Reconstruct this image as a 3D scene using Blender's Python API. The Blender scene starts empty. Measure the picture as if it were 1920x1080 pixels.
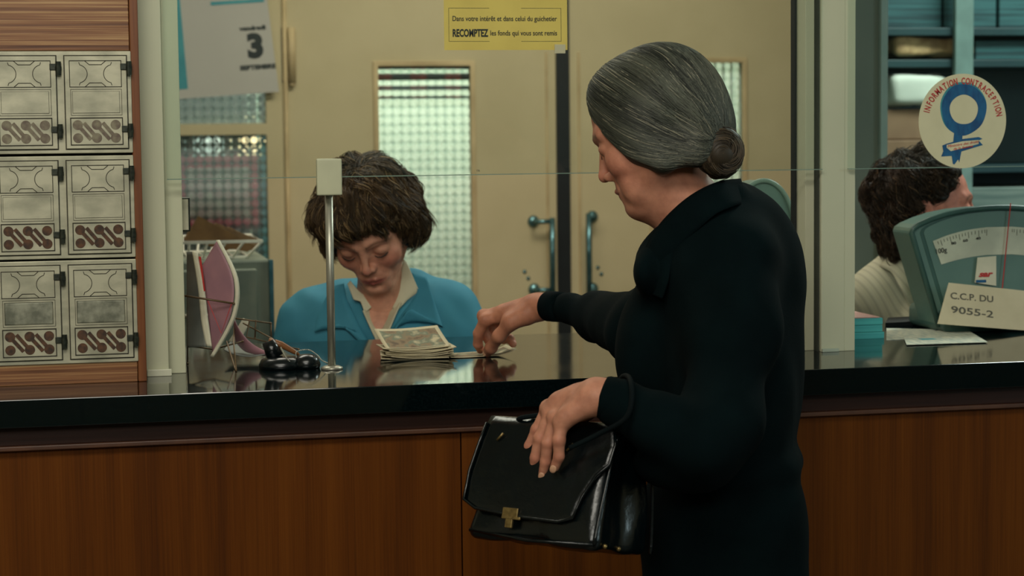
import bpy, bmesh, math, random
import numpy as np
from mathutils import Vector, Matrix
C = bpy.context.scene.collection
SC = bpy.context.scene
# ------------------------------------------------------------------ camera
FPX, YAW, PITCH, ROLL = 3720.0, 0.21601, 0.07852, -0.01072
CAM = Vector((0.0, -2.93, 1.428))
Fv = Vector((math.sin(YAW)*math.cos(PITCH), math.cos(YAW)*math.cos(PITCH), -math.sin(PITCH)))
R0 = Vector((math.cos(YAW), -math.sin(YAW), 0)); U0 = R0.cross(Fv)
Rv = math.cos(ROLL)*R0 + math.sin(ROLL)*U0
Uv = -math.sin(ROLL)*R0 + math.cos(ROLL)*U0
cd = bpy.data.cameras.new('camera'); cam = bpy.data.objects.new('camera', cd); C.objects.link(cam)
m3 = Matrix((Rv, Uv, -Fv)).transposed()
cam.matrix_world = Matrix.Translation(CAM) @ m3.to_4x4()
cd.sensor_width = 36; cd.lens = 36*FPX/1920; cd.clip_start = 0.05
cd.dof.use_dof = True; cd.dof.focus_distance = 2.95; cd.dof.aperture_fstop = 7.0
SC.camera = cam
# ------------------------------------------------------------------ world, lights, exposure
w = bpy.data.worlds.new('world'); SC.world = w; w.use_nodes = True
w.node_tree.nodes['Background'].inputs[0].default_value = (0.55, 0.75, 0.72, 1)
w.node_tree.nodes['Background'].inputs[1].default_value = 0.03
SC.view_settings.view_transform = 'Standard'; SC.view_settings.look = 'None'
SC.view_settings.exposure = -0.40; SC.view_settings.gamma = 1.0; SC.view_settings.use_curve_mapping = False
def area(name, loc, tgt, sx, sy, power, col=(1, 1, 1)):
    l = bpy.data.lights.new(name, 'AREA'); l.shape = 'RECTANGLE'; l.size = sx; l.size_y = sy; l.energy = power; l.color = col
    o = bpy.data.objects.new(name, l); C.objects.link(o); o.location = loc
    o.rotation_euler = (Vector(tgt)-Vector(loc)).to_track_quat('-Z', 'Y').to_euler(); return o
area('lobby_ceiling_light', (-0.3, -2.0, 2.85), (-0.3, -0.6, 1.2), 2.0, 0.6, 42, (1.0, 0.96, 0.84))
area('lobby_rear_ceiling_light', (-0.6, -4.6, 2.8), (-0.2, 0, 1.2), 2.0, 1.0, 75, (1.0, 0.97, 0.87))
area('office_ceiling_light', (1.35, 1.7, 2.85), (.9, 2.9, 1.1), 1.0, 0.5, 30, (1.0, 0.93, 0.78))
area('office_front_ceiling_light', (0.0, 1.5, 2.85), (0.2, 1.0, 1.0), 1.4, 0.4, 22, (1.0, 0.95, 0.80))
area('second_booth_ceiling_light', (2.9, 1.4, 2.85), (2.6, 1.9, 1.0), 1.0, 0.5, 62, (0.85, 1.0, 0.93))
area('lobby_side_added_light', (4.6, -2.6, 1.9), (1.0, -.6, .9), 1.6, 1.4, 40, (0.72, 0.96, 1.0))  # added from the right to brighten the bag gusset, coat edge and hair
area('back_room_light', (1.2, 4.0, 2.7), (1.2, 4.6, 1.2), 2.4, 0.4, 88, (1.0, 1.0, 0.94))

# ------------------------------------------------------------------ pixel -> world
def ray(px, py): return (Fv*FPX + Rv*(px-960) - Uv*(py-540))/FPX      # unit axial depth
def PD(px, py, D): return CAM + ray(px, py)*D
def PY(px, py, Y): r = ray(px, py); return CAM + r*((Y-CAM.y)/r.y)
def PZ(px, py, z): r = ray(px, py); return CAM + r*((z-CAM.z)/r.z)
def PX(px, X): r = ray(px, 400); return CAM + r*((X-CAM.x)/r.x)
def depth(p): return (Vector(p)-CAM).dot(Fv)

# ------------------------------------------------------------------ materials
def lin(c): return tuple((x/12.92 if x <= .04045 else ((x+.055)/1.055)**2.4) for x in [v/255 for v in c[:3]])
class NT:
    def __init__(s, m): s.t = m.node_tree; s.n = s.t.nodes; s.l = s.t.links
    def add(s, typ, **k):
        n = s.n.new(typ)
        for a, b in k.items():
            if a[0] == 'i' and a[1:].isdigit(): 
                if hasattr(b, 'links') or isinstance(b, bpy.types.NodeSocket): s.l.new(b, n.inputs[int(a[1:])])
                else: n.inputs[int(a[1:])].default_value = b
            else: setattr(n, a, b)
        return n
    def link(s, a, b): s.l.new(a, b)
    def math(s, op, a, b=None, c=None):
        n = s.n.new('ShaderNodeMath'); n.operation = op
        for i, v in enumerate((a, b, c)):
            if v is None: continue
            if isinstance(v, bpy.types.NodeSocket): s.l.new(v, n.inputs[i])
            else: n.inputs[i].default_value = v
        return n.outputs[0]
    def ramp(s, fac, stops):
        n = s.n.new('ShaderNodeValToRGB'); s.l.new(fac, n.inputs[0]); e = n.color_ramp.elements
        while len(e) < len(stops): e.new(0.5)
        for i, (p, c) in enumerate(stops): e[i].position = p; e[i].color = (*c, 1)
        return n.outputs[0]
    def coords(s, scale=(1, 1, 1), gen=False):
        t = s.n.new('ShaderNodeTexCoord'); mp = s.n.new('ShaderNodeMapping'); mp.inputs['Scale'].default_value = scale
        s.l.new(t.outputs['Generated' if gen else 'Object'], mp.inputs[0]); return mp.outputs[0]
def base_mat(name, col=(.5, .5, .5), rough=.5, metal=0, spec=.5, **kw):
    m = bpy.data.materials.new(name); m.use_nodes = True; b = m.node_tree.nodes['Principled BSDF']
    b.inputs['Base Color'].default_value = (*col, 1); b.inputs['Roughness'].default_value = rough
    b.inputs['Metallic'].default_value = metal; b.inputs['Specular IOR Level'].default_value = spec
    for k, v in kw.items(): b.inputs[k.replace('_', ' ')].default_value = v
    return m
def mat(name, c1, c2=None, scale=(20, 20, 20), detail=4, rough=.5, metal=0, spec=.5, bump=0, bscale=None, lo=.35, hi=.65, dist=.001, **kw):
    """noise-mottled procedural material; c1/c2 sRGB 0-255"""
    a = lin(c1); m = base_mat(name, a, rough, metal, spec, **kw); T = NT(m); b = T.n['Principled BSDF']
    c2 = c2 or tuple(v*.9 for v in c1)
    no = T.add('ShaderNodeTexNoise'); T.link(T.coords(scale), no.inputs['Vector']); no.inputs['Scale'].default_value = 1; no.inputs['Detail'].default_value = detail
    T.link(T.ramp(no.outputs[0], [(lo, lin(c2)), (hi, a)]), b.inputs['Base Color'])
    if bump:
        n2 = T.add('ShaderNodeTexNoise'); T.link(T.coords(bscale or scale), n2.inputs['Vector']); n2.inputs['Scale'].default_value = 1; n2.inputs['Detail'].default_value = 6
        bp = T.add('ShaderNodeBump'); bp.inputs['Strength'].default_value = bump; bp.inputs['Distance'].default_value = dist
        T.link(n2.outputs[0], bp.inputs['Height']); T.link(bp.outputs[0], b.inputs['Normal'])
    return m
def attr_mat(name, rough=.5, spec=.5, bump=0, bscale=400, mult=None, **kw):
    m = base_mat(name, (.5, .5, .5), rough, 0, spec, **kw); T = NT(m); b = T.n['Principled BSDF']
    a = T.add('ShaderNodeAttribute', attribute_name='Col'); no = T.add('ShaderNodeTexNoise')
    T.link(T.coords((60, 60, 60)), no.inputs['Vector']); no.inputs['Scale'].default_value = 1; no.inputs['Detail'].default_value = 5
    r = T.ramp(no.outputs[0], [(.3, (.80, .74, .72)), (.7, (1.12, 1.1, 1.08))])
    mx = T.add('ShaderNodeMix', data_type='RGBA', blend_type='MULTIPLY'); mx.inputs[0].default_value = 1
    T.link(a.outputs['Color'], mx.inputs[6]); T.link(r, mx.inputs[7]); T.link(mx.outputs[2], b.inputs['Base Color'])
    if bump:
        n2 = T.add('ShaderNodeTexNoise'); T.link(T.coords((bscale,)*3), n2.inputs['Vector']); n2.inputs['Scale'].default_value = 1
        bp = T.add('ShaderNodeBump'); bp.inputs['Strength'].default_value = bump; bp.inputs['Distance'].default_value = .0006
        T.link(n2.outputs[0], bp.inputs['Height']); T.link(bp.outputs[0], b.inputs['Normal'])
    return m
def wood(name, c1, c2, c3, grain='Z', fine=260, broad=14, rough=.45, spec=.35):
    m = base_mat(name, lin(c1), rough, 0, spec); T = NT(m); b = T.n['Principled BSDF']
    def sc(f, l): return {'Z': (f, f, l), 'X': (l, f, f)}[grain]
    n1 = T.add('ShaderNodeTexNoise'); T.link(T.coords(sc(broad, .5)), n1.inputs['Vector']); n1.inputs['Scale'].default_value = 1; n1.inputs['Detail'].default_value = 3
    n2 = T.add('ShaderNodeTexNoise'); T.link(T.coords(sc(fine, 6)), n2.inputs['Vector']); n2.inputs['Scale'].default_value = 1; n2.inputs['Detail'].default_value = 4
    f = T.math('ADD', T.math('MULTIPLY', n1.outputs[0], .62), T.math('MULTIPLY', n2.outputs[0], .38))
    T.link(T.ramp(f, [(.34, lin(c3)), (.5, lin(c1)), (.66, lin(c2))]), b.inputs['Base Color'])
    bp = T.add('ShaderNodeBump'); bp.inputs['Strength'].default_value = .25; bp.inputs['Distance'].default_value = .0005
    T.link(n2.outputs[0], bp.inputs['Height']); T.link(bp.outputs[0], b.inputs['Normal']); return m
M = {}
M['teak'] = wood('teak_veneer', (94, 48, 4), (106, 57, 8), (76, 37, 3), 'Z', 420, 30, .6, .15)
M['teak_dark'] = wood('dark_teak_rail', (50, 25, 16), (60, 32, 20), (36, 18, 12), 'X', 200, 10)
M['oak'] = wood('varnished_oak', (142, 96, 62), (196, 158, 108), (84, 48, 30), 'X', 420, 120, .4)
M['oak_v'] = wood('oak_stile', (120, 70, 38), (138, 86, 48), (92, 50, 28), 'Z', 240, 30, .4)
def stone():
    m = base_mat('polished_black_stone', (.0012, .0045, .0052), .085, 0, .62); T = NT(m); b = T.n['Principled BSDF']
    no = T.add('ShaderNodeTexNoise'); T.link(T.coords((9, 9, 9)), no.inputs['Vector']); no.inputs['Scale'].default_value = 1; no.inputs['Detail'].default_value = 7
    T.link(T.math('MULTIPLY_ADD', no.outputs[0], .12, .02), b.inputs['Roughness'])
    vo = T.add('ShaderNodeTexNoise'); T.link(T.coords((240, 240, 240)), vo.inputs['Vector']); vo.inputs['Scale'].default_value = 1
    T.link(T.ramp(vo.outputs[0], [(.45, (.0011, .004, .0046)), (.75, (.003, .008, .009))]), b.inputs['Base Color']); return m
M['stone'] = stone()
M['post'] = mat('painted_post', (206, 206, 176), (196, 198, 170), (3, 3, 3), rough=.42, spec=.35, bump=.05, bscale=(300, 300, 300))
M['postgap'] = mat('post_joint', (60, 66, 58), rough=.7)
M['door'] = mat('beige_door_paint', (198, 184, 146), (190, 176, 138), (4, 4, 4), rough=.55, spec=.25)
M['dooredge'] = mat('beige_door_edge', (210, 188, 144), (180, 158, 118), (6, 6, 6), rough=.5, spec=.25)
M['black'] = mat('black_gap_seal', (8, 18, 20), (4, 12, 14), rough=.6)
M['steel'] = mat('brushed_pole_steel', (186, 184, 166), (170, 168, 152), (400, 400, 4), rough=.36, metal=.6)
M['chrome'] = mat('worn_chrome_pull', (110, 150, 154), (78, 116, 122), (30, 30, 30), rough=.25, metal=.75)
M['plaster'] = mat('clip_plastic', (206, 206, 172), (198, 198, 166), (20, 20, 20), rough=.4)
M['zinc'] = mat('aged_zinc', (194, 190, 164), (158, 156, 134), (24, 24, 40), 6, rough=.42, metal=.25, bump=.12, bscale=(90, 90, 90), lo=.3, hi=.62)
M['zincdark'] = mat('tarnished_zinc', (160, 160, 140), (108, 110, 94), (60, 60, 60), 6, rough=.45, metal=.3, bump=.2, bscale=(200, 200, 200))
M['groove'] = mat('dark_groove', (58, 54, 38), (38, 36, 26), rough=.7)  # dark tone for the hatch lines and the inner panel
M['hinge'] = mat('black_iron_hinge', (62, 66, 54), (36, 42, 36), (200, 200, 200), rough=.4, metal=.5)
M['rust'] = mat('rusty_slot', (98, 64, 40), (56, 42, 32), (120, 120, 120), rough=.7)
M['greyslot'] = mat('dull_slot', (138, 130, 106), (104, 88, 76), (90, 90, 90), rough=.6)
M['floor'] = mat('grey_terrazzo_floor', (96, 92, 80), (78, 74, 66), (40, 40, 40), rough=.4)
M['wall'] = mat('cream_wall', (186, 176, 146), (176, 168, 138), (3, 3, 3), rough=.7)
M['ceil'] = mat('white_ceiling', (206, 204, 190), (198, 196, 182), (3, 3, 3), rough=.8)
M['white'] = mat('white_paper', (222, 216, 190), (210, 206, 180), (30, 30, 30), rough=.7)
M['ink'] = mat('printed_ink', (30, 42, 40), (22, 32, 32), rough=.6)
M['teal_ink'] = mat('teal_print', (64, 150, 156), (54, 136, 146), rough=.6)
M['red_ink'] = mat('red_print', (198, 56, 52), (186, 50, 50), rough=.6)
M['yellow'] = mat('yellow_card', (222, 200, 100), (212, 190, 94), (14, 14, 14), rough=.6)

# ------------------------------------------------------------------ objects
def tag(o, label=None, cat=None, group=None, kind=None):
    if label: o['label'] = label
    if cat: o['category'] = cat
    if group: o['group'] = group
    if kind: o['kind'] = kind
    return o
def link(name, me, m=None, parent=None, smooth=False):
    o = bpy.data.objects.new(name, me); C.objects.link(o)
    if m is not None:
        for mm in (m if isinstance(m, (list, tuple)) else [m]): me.materials.append(mm)
    if smooth: me.polygons.foreach_set('use_smooth', [True]*len(me.polygons))
    if parent is not None: 
        o.parent = parent
        o.matrix_parent_inverse = parent.matrix_world.inverted() if parent.get('_w') is None else Matrix.Translation(parent.location).inverted() if parent.get('_t') else parent.matrix_basis.inverted()
    return o
def empty(name, loc, label=None, cat=None, group=None, kind=None, mw=None):
    o = bpy.data.objects.new(name, None); C.objects.link(o); o.empty_display_size = .05
    if mw is not None: o.matrix_basis = mw
    else: o.location = loc
    tag(o, label, cat, group, kind); return o
def link(name, me, m=None, parent=None, smooth=False):
    o = bpy.data.objects.new(name, me); C.objects.link(o)
    if m is not None:
        for mm in (m if isinstance(m, (list, tuple)) else [m]): me.materials.append(mm)
    if smooth: me.polygons.foreach_set('use_smooth', [True]*len(me.polygons))
    if parent is not None: o.parent = parent; o.matrix_parent_inverse = wmat(parent).inverted()
    return o
def wmat(o):
    if o.parent is None: return o.matrix_basis.copy()
    return wmat(o.parent) @ o.matrix_parent_inverse @ o.matrix_basis
class MB:
    """collects shapes in one bmesh"""
    def __init__(s): s.bm = bmesh.new(); s.X = Matrix.Identity(4)
    def _done(s, vs): 
        for v in vs: v.co = s.X @ v.co
    def box(s, lo, hi, bev=0, seg=2):
        lo, hi = Vector(lo), Vector(hi)
        r = bmesh.ops.create_cube(s.bm, size=1); vs = r['verts']
        for v in vs: v.co = Vector(((lo.x+hi.x)/2+v.co.x*(hi.x-lo.x), (lo.y+hi.y)/2+v.co.y*(hi.y-lo.y), (lo.z+hi.z)/2+v.co.z*(hi.z-lo.z)))
        if bev:
            es = list({e for v in vs for e in v.link_edges})
            r = bmesh.ops.bevel(s.bm, geom=es, offset=bev, segments=seg, affect='EDGES', profile=.5); vs = r['verts']
            vs = list({v for f in r['faces'] for v in f.verts} | {v for v in vs if v.is_valid})
        s._done([v for v in vs if v.is_valid]); return s
    def tube(s, pts, r, n=8, closed=False, cap=True):
        pts = [Vector(p) for p in pts]; k = len(pts); rs = r if isinstance(r, (list, tuple)) else [r]*k
        rings = []; prev = None
        for i, p in enumerate(pts):
            if closed: t = pts[(i+1) % k]-pts[i-1]
            else: t = pts[min(i+1, k-1)]-pts[max(i-1, 0)]
            t.normalize()
            if prev is None:
                a = Vector((0, 0, 1)) if abs(t.z) < .9 else Vector((1, 0, 0)); u = t.cross(a).normalized()
            else: u = (prev - t*prev.dot(t)).normalized()
            prev = u; v = t.cross(u)
            rings.append([s.bm.verts.new(s.X @ (p+(u*math.cos(2*math.pi*j/n)+v*math.sin(2*math.pi*j/n))*rs[i])) for j in range(n)])
        for i in range(k if closed else k-1):
            A, B = rings[i], rings[(i+1) % k]
            for j in range(n): s.bm.faces.new((A[j], A[(j+1) % n], B[(j+1) % n], B[j]))
        if cap and not closed: s.bm.faces.new(rings[0][::-1]); s.bm.faces.new(rings[-1])
        return s
    def lathe(s, prof, org=(0, 0, 0), n=32, axis='Z'):
        org = Vector(org); rings = []
        for r, h in prof:
            ring = []
            for j in range(n):
                a = 2*math.pi*j/n
                v = Vector((math.cos(a)*r, math.sin(a)*r, h)) if axis == 'Z' else Vector((math.cos(a)*r, -h, math.sin(a)*r))
                ring.append(s.bm.verts.new(s.X @ (org+v)))
            rings.append(ring)
        for A, B in zip(rings, rings[1:]):
            for j in range(n): s.bm.faces.new((A[j], A[(j+1) % n], B[(j+1) % n], B[j]))
        s.bm.faces.new(rings[0][::-1]); s.bm.faces.new(rings[-1]); return s
    def sphere(s, c, r, n=16):
        rr = bmesh.ops.create_uvsphere(s.bm, u_segments=n, v_segments=max(6, n//2), radius=1); c = Vector(c); r = r if isinstance(r, (tuple, list)) else (r, r, r)
        for v in rr['verts']: v.co = s.X @ Vector((c.x+v.co.x*r[0], c.y+v.co.y*r[1], c.z+v.co.z*r[2]))
        return s
    def prism(s, poly, d, normal_shift=None):
        """poly: list of 3d points, extruded by vector d"""
        d = Vector(d); a = [s.bm.verts.new(s.X @ Vector(p)) for p in poly]; b = [s.bm.verts.new(s.X @ (Vector(p)+d)) for p in poly]
        k = len(a)
        s.bm.faces.new(a); s.bm.faces.new(b[::-1])
        for i in range(k): s.bm.faces.new((a[i], b[i], b[(i+1) % k], a[(i+1) % k]))
        return s
    def sheet(s, fn, nu, nv, th):
        """solid sheet: fn(u,v)->point, thickened by th along z-ish normal"""
        P = [[Vector(fn(i/nu, j/nv)) for j in range(nv+1)] for i in range(nu+1)]
        def nrm(i, j):
            a = P[min(i+1, nu)][j]-P[max(i-1, 0)][j]; b = P[i][min(j+1, nv)]-P[i][max(j-1, 0)]
            return a.cross(b).normalized()
        A = [[s.bm.verts.new(s.X @ P[i][j]) for j in range(nv+1)] for i in range(nu+1)]
        B = [[s.bm.verts.new(s.X @ (P[i][j]-nrm(i, j)*th)) for j in range(nv+1)] for i in range(nu+1)]
        for i in range(nu):
            for j in range(nv):
                s.bm.faces.new((A[i][j], A[i+1][j], A[i+1][j+1], A[i][j+1])); s.bm.faces.new((B[i][j], B[i][j+1], B[i+1][j+1], B[i+1][j]))
        for i in range(nu):
            s.bm.faces.new((A[i][0], B[i][0], B[i+1][0], A[i+1][0])); s.bm.faces.new((A[i][nv], A[i+1][nv], B[i+1][nv], B[i][nv]))
        for j in range(nv):
            s.bm.faces.new((A[0][j], A[0][j+1], B[0][j+1], B[0][j])); s.bm.faces.new((A[nu][j], B[nu][j], B[nu][j+1], A[nu][j+1]))
        return s
    def build(s, name, m, parent=None, smooth=False, origin=None):
        me = bpy.data.meshes.new(name); bmesh.ops.recalc_face_normals(s.bm, faces=s.bm.faces); 
        if origin is not None:
            for v in s.bm.verts: v.co -= Vector(origin)
        s.bm.to_mesh(me); s.bm.free(); o = link(name, me, m, None, smooth)
        if origin is not None: o.location = origin
        if parent is not None: o.parent = parent; o.matrix_parent_inverse = wmat(parent).inverted()
        return o
def struct(name, lo, hi, m, bev=0):
    return tag(MB().box(lo, hi, bev).build(name, m), kind='structure')
def text_mesh(name, s, m, X, size, parent=None, sx=1.0, bold=0.0, align='LEFT', extr=.0003, shear=0, spacing=1.0):
    """text lies in local XY plane of matrix X"""
    cu = bpy.data.curves.new(name, 'FONT'); cu.body = s; cu.size = size; cu.extrude = extr; cu.offset = bold; cu.align_x = align; cu.shear = shear; cu.space_character = spacing; cu.resolution_u = 3
    o = bpy.data.objects.new(name, cu); C.objects.link(o); dg = bpy.context.evaluated_depsgraph_get(); dg.update()
    me = bpy.data.meshes.new_from_object(o.evaluated_get(dg)); bpy.data.objects.remove(o); me.name = name
    me.transform(X @ Matrix.Diagonal((sx, 1, 1, 1))); me.materials.clear()
    return link(name, me, m, parent)
def frame(org, x, n):
    """matrix with local x along x, z along normal n"""
    x = Vector(x).normalized(); n = Vector(n).normalized(); y = n.cross(x).normalized(); x = y.cross(n)
    return Matrix.Translation(org) @ Matrix((x, y, n)).transposed().to_4x4()
def face_frame(org, dz=0): return frame(Vector(org)+Vector((0, -dz, 0)), (1, 0, 0), (0, -1, 0))   # x right, y up, normal to the lobby
# ------------------------------------------------------------------ signed distance sculpting
class Field:
    def __init__(s, lo, hi, h):
        s.lo = np.array(lo, dtype=np.float32); s.h = h
        s.n = np.ceil((np.array(hi)-np.array(lo))/h).astype(int)+1
        s.F = np.full(tuple(s.n), .5, dtype=np.float32); s.ax = [s.lo[i]+h*np.arange(s.n[i], dtype=np.float32) for i in range(3)]
    def sl(s, lo, hi):
        a = np.clip(np.floor((np.array(lo)-s.lo)/s.h).astype(int), 0, s.n); b = np.clip(np.ceil((np.array(hi)-s.lo)/s.h).astype(int)+1, 0, s.n)
        return tuple(slice(int(a[i]), int(b[i])) for i in range(3))
    def grid(s, S): return s.ax[0][S[0]][:, None, None], s.ax[1][S[1]][None, :, None], s.ax[2][S[2]][None, None, :]
    def comb(s, S, d, k, op):
        A = s.F[S]
        if A.size == 0: return
        if op == 'add':
            if k > 0: hh = np.clip(.5+.5*(A-d)/k, 0, 1); s.F[S] = A*(1-hh)+d*hh-k*hh*(1-hh)
            else: s.F[S] = np.minimum(A, d)
        else:
            if k > 0: hh = np.clip(.5-.5*(A+d)/k, 0, 1); s.F[S] = A*(1-hh)-d*hh+k*hh*(1-hh)
            else: s.F[S] = np.maximum(A, -d)
    def ell(s, c, r, k=.01, op='add', R=None):
        c = np.array(c, dtype=np.float32); r = np.array(r, dtype=np.float32); m = float(r.max())+k+4*s.h
        S = s.sl(c-m, c+m); x, y, z = s.grid(S); x = x-c[0]; y = y-c[1]; z = z-c[2]
        if R is not None:
            R = np.array(R, dtype=np.float32)      # columns are local axes
            x, y, z = R[0, 0]*x+R[1, 0]*y+R[2, 0]*z, R[0, 1]*x+R[1, 1]*y+R[2, 1]*z, R[0, 2]*x+R[1, 2]*y+R[2, 2]*z
        k0 = np.sqrt((x/r[0])**2+(y/r[1])**2+(z/r[2])**2); k1 = np.sqrt((x/r[0]**2)**2+(y/r[1]**2)**2+(z/r[2]**2)**2)+1e-9
        s.comb(S, (k0*(k0-1)/k1).astype(np.float32), k, op); return s
    def cone(s, a, b, ra, rb, k=.01, op='add', flat=None):
        a = np.array(a, dtype=np.float32); b = np.array(b, dtype=np.float32); m = max(ra, rb)+k+4*s.h
        S = s.sl(np.minimum(a, b)-m, np.maximum(a, b)+m); x, y, z = s.grid(S); ab = b-a; L = float(ab@ab)+1e-12
        hh = np.clip(((x-a[0])*ab[0]+(y-a[1])*ab[1]+(z-a[2])*ab[2])/L, 0, 1)
        d = np.sqrt((x-a[0]-hh*ab[0])**2+(y-a[1]-hh*ab[1])**2+(z-a[2]-hh*ab[2])**2)-(ra+(rb-ra)*hh)
        s.comb(S, d.astype(np.float32), k, op); return s
    def chain(s, pts, rs, k=.01, op='add', kk=None):
        for i in range(len(pts)-1): s.cone(pts[i], pts[i+1], rs[i], rs[i+1], k if (i == 0 or kk is None) else kk, op)
        return s
    def mesh(s, smooth=1):
        F = s.F; h = s.h; neg = F < 0; nx, ny, nz = F.shape
        cs = neg[:-1, :-1, :-1].astype(np.int8)
        tot = np.zeros((nx-1, ny-1, nz-1), dtype=np.int8)
        for i in (0, 1):
            for j in (0, 1):
                for k in (0, 1): tot += neg[i:nx-1+i, j:ny-1+j, k:nz-1+k]
        act = (tot > 0) & (tot < 8); ix = np.argwhere(act); idx = np.full(act.shape, -1, dtype=np.int64); idx[act] = np.arange(len(ix))
        acc = np.zeros((len(ix), 3)); cnt = np.zeros(len(ix))
        for ax in range(3):
            o1, o2 = [a for a in range(3) if a != ax]
            for u in (0, 1):
                for v in (0, 1):
                    A = ix.copy(); A[:, o1] += u; A[:, o2] += v; B = A.copy(); B[:, ax] += 1
                    fa = F[A[:, 0], A[:, 1], A[:, 2]]; fb = F[B[:, 0], B[:, 1], B[:, 2]]; c = (fa < 0) != (fb < 0)
                    t = np.where(c, fa/np.where(c, fa-fb, 1), 0); P = A.astype(float); P[:, ax] += t
                    acc += P*c[:, None]; cnt += c
        V = s.lo+h*(acc/cnt[:, None]); quads = []
        for ax in range(3):
            o1, o2 = [(1, 2), (2, 0), (0, 1)][ax]
            sl0 = [slice(None)]*3; sl1 = [slice(None)]*3; sl0[ax] = slice(0, -1); sl1[ax] = slice(1, None)
            a = neg[tuple(sl0)]; b = neg[tuple(sl1)]; E = np.argwhere(a != b); E = E[(E[:, o1] > 0) & (E[:, o2] > 0) & (E[:, o1] < F.shape[o1]-1) & (E[:, o2] < F.shape[o2]-1)]
            fl = a[E[:, 0], E[:, 1], E[:, 2]]
            def g(u, v):
                Q = E.copy(); Q[:, o1] -= u; Q[:, o2] -= v; return idx[Q[:, 0], Q[:, 1], Q[:, 2]]
            q = np.stack([g(1, 1), g(0, 1), g(0, 0), g(1, 0)], 1); q[~fl] = q[~fl][:, ::-1]; quads.append(q)
        Q = np.concatenate(quads)
        for _ in range(smooth):
            S_ = np.zeros_like(V); c = np.zeros(len(V))
            for i in range(4):
                for j in (1, 3): np.add.at(S_, Q[:, i], V[Q[:, (i+j) % 4]]); np.add.at(c, Q[:, i], 1)
            V = V*.5+.5*S_/c[:, None]
        return V, Q
    def sample(s, P):
        P = (np.asarray(P)-s.lo)/s.h; P = np.clip(P, 0, np.array(s.F.shape)-1.001); i = P.astype(int); f = P-i; r = 0
        for a in (0, 1):
            for b in (0, 1):
                for c in (0, 1):
                    r = r+s.F[i[..., 0]+a, i[..., 1]+b, i[..., 2]+c]*(f[..., 0] if a else 1-f[..., 0])*(f[..., 1] if b else 1-f[..., 1])*(f[..., 2] if c else 1-f[..., 2])
        return r
_rs = np.random.RandomState(7); _lat = _rs.rand(32, 32, 32).astype(np.float32)
def noise3(x, y, z):
    """value noise, 0..1"""
    xi, yi, zi = np.floor(x).astype(int), np.floor(y).astype(int), np.floor(z).astype(int)
    fx, fy, fz = x-xi, y-yi, z-zi; fx = fx*fx*(3-2*fx); fy = fy*fy*(3-2*fy); fz = fz*fz*(3-2*fz); r = 0
    for a in (0, 1):
        for b in (0, 1):
            for c in (0, 1):
                r = r+_lat[(xi+a) % 32, (yi+b) % 32, (zi+c) % 32]*(fx if a else 1-fx)*(fy if b else 1-fy)*(fz if c else 1-fz)
    return r
def mesh_np(name, V, Q, m, parent=None, col=None, X=None, smooth=True):
    if X is not None: X = np.array(X); V = V@X[:3, :3].T+X[:3, 3]
    me = bpy.data.meshes.new(name); V = np.asarray(V, dtype=np.float32); Q = np.asarray(Q)
    me.vertices.add(len(V)); me.vertices.foreach_set('co', V.ravel()); k = Q.shape[1]
    me.loops.add(Q.size); me.loops.foreach_set('vertex_index', Q.ravel().astype(np.int32)); me.polygons.add(len(Q))
    me.polygons.foreach_set('loop_start', (np.arange(len(Q))*k).astype(np.int32)); me.update(calc_edges=True); me.validate()
    if col is not None:
        a = me.color_attributes.new('Col', 'FLOAT_COLOR', 'POINT'); c = np.ones((len(V), 4), dtype=np.float32); c[:, :3] = col; a.data.foreach_set('color', c.ravel())
    return link(name, me, m, parent, smooth)
def strands(paths, width, cols=None, sides=3):
    """paths (n,k,3) -> thin tapering tubes; returns V,Q,col"""
    P = np.asarray(paths, dtype=np.float64); n, k, _ = P.shape; T = np.gradient(P, axis=1); T /= np.linalg.norm(T, axis=2, keepdims=True)+1e-12
    A = np.where(np.abs(T[..., 2:3]) < .9, np.array([0, 0, 1.]), np.array([1., 0, 0])); U = np.cross(T, A); U /= np.linalg.norm(U, axis=2, keepdims=True)+1e-12; W = np.cross(T, U)
    t = np.linspace(0, 1, k); wd = np.asarray(width).reshape(-1, 1)*(np.minimum(1, (1-t)*3.5+.12)*np.minimum(1, t*6+.3))[None, :]
    V = np.stack([P+(U*math.cos(2*math.pi*j/sides)+W*math.sin(2*math.pi*j/sides))*wd[..., None] for j in range(sides)], 2).reshape(-1, 3)
    b = (np.arange(n)[:, None]*k+np.arange(k-1)[None, :]).reshape(-1); Q = []
    for j in range(sides): Q.append(np.stack([b*sides+j, b*sides+(j+1) % sides, (b+1)*sides+(j+1) % sides, (b+1)*sides+j], 1))
    c = None if cols is None else np.repeat(np.asarray(cols), k*sides, axis=0)
    return V, np.concatenate(Q), c
# ------------------------------------------------------------------ setting
YC, YG, YR, YD = .168, .224, .33, 3.35
ZC = 1.05
floor_ = struct('floor', (-3.2, -6.5, -.08), (4.9, 5.4, 0), M['floor'])
struct('ceiling', (-3.2, -6.5, 3.0), (4.9, 5.4, 3.1), M['ceil'])
struct('wall_left', (-3.3, -6.5, 0), (-3.2, 5.4, 3.0), M['wall'])
struct('wall_right', (4.9, -6.5, 0), (5.0, 5.4, 3.0), M['wall'])
struct('wall_front', (-3.2, -6.6, 0), (4.9, -6.5, 3.0), M['wall'])
struct('wall_rear', (-3.2, 5.4, 0), (4.9, 5.5, 3.0), M['wall'])
xl = PY(541, 400, YD).x; xm1 = PY(1043, 300, YD).x; xm2 = PY(1068, 300, YD).x; xr = xm2+(xm1-xl)
HD = 2.12
struct('wall_back', (xr+.01, YD, 0), (4.9, YD+.12, 3.0), M['door'])
tag(MB().box((-3.2, YD, HD), (xr+.01, YD+.12, 3.0)).build('wall_above_doors', M['door']), kind='structure').name = 'wall_upper'
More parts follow.
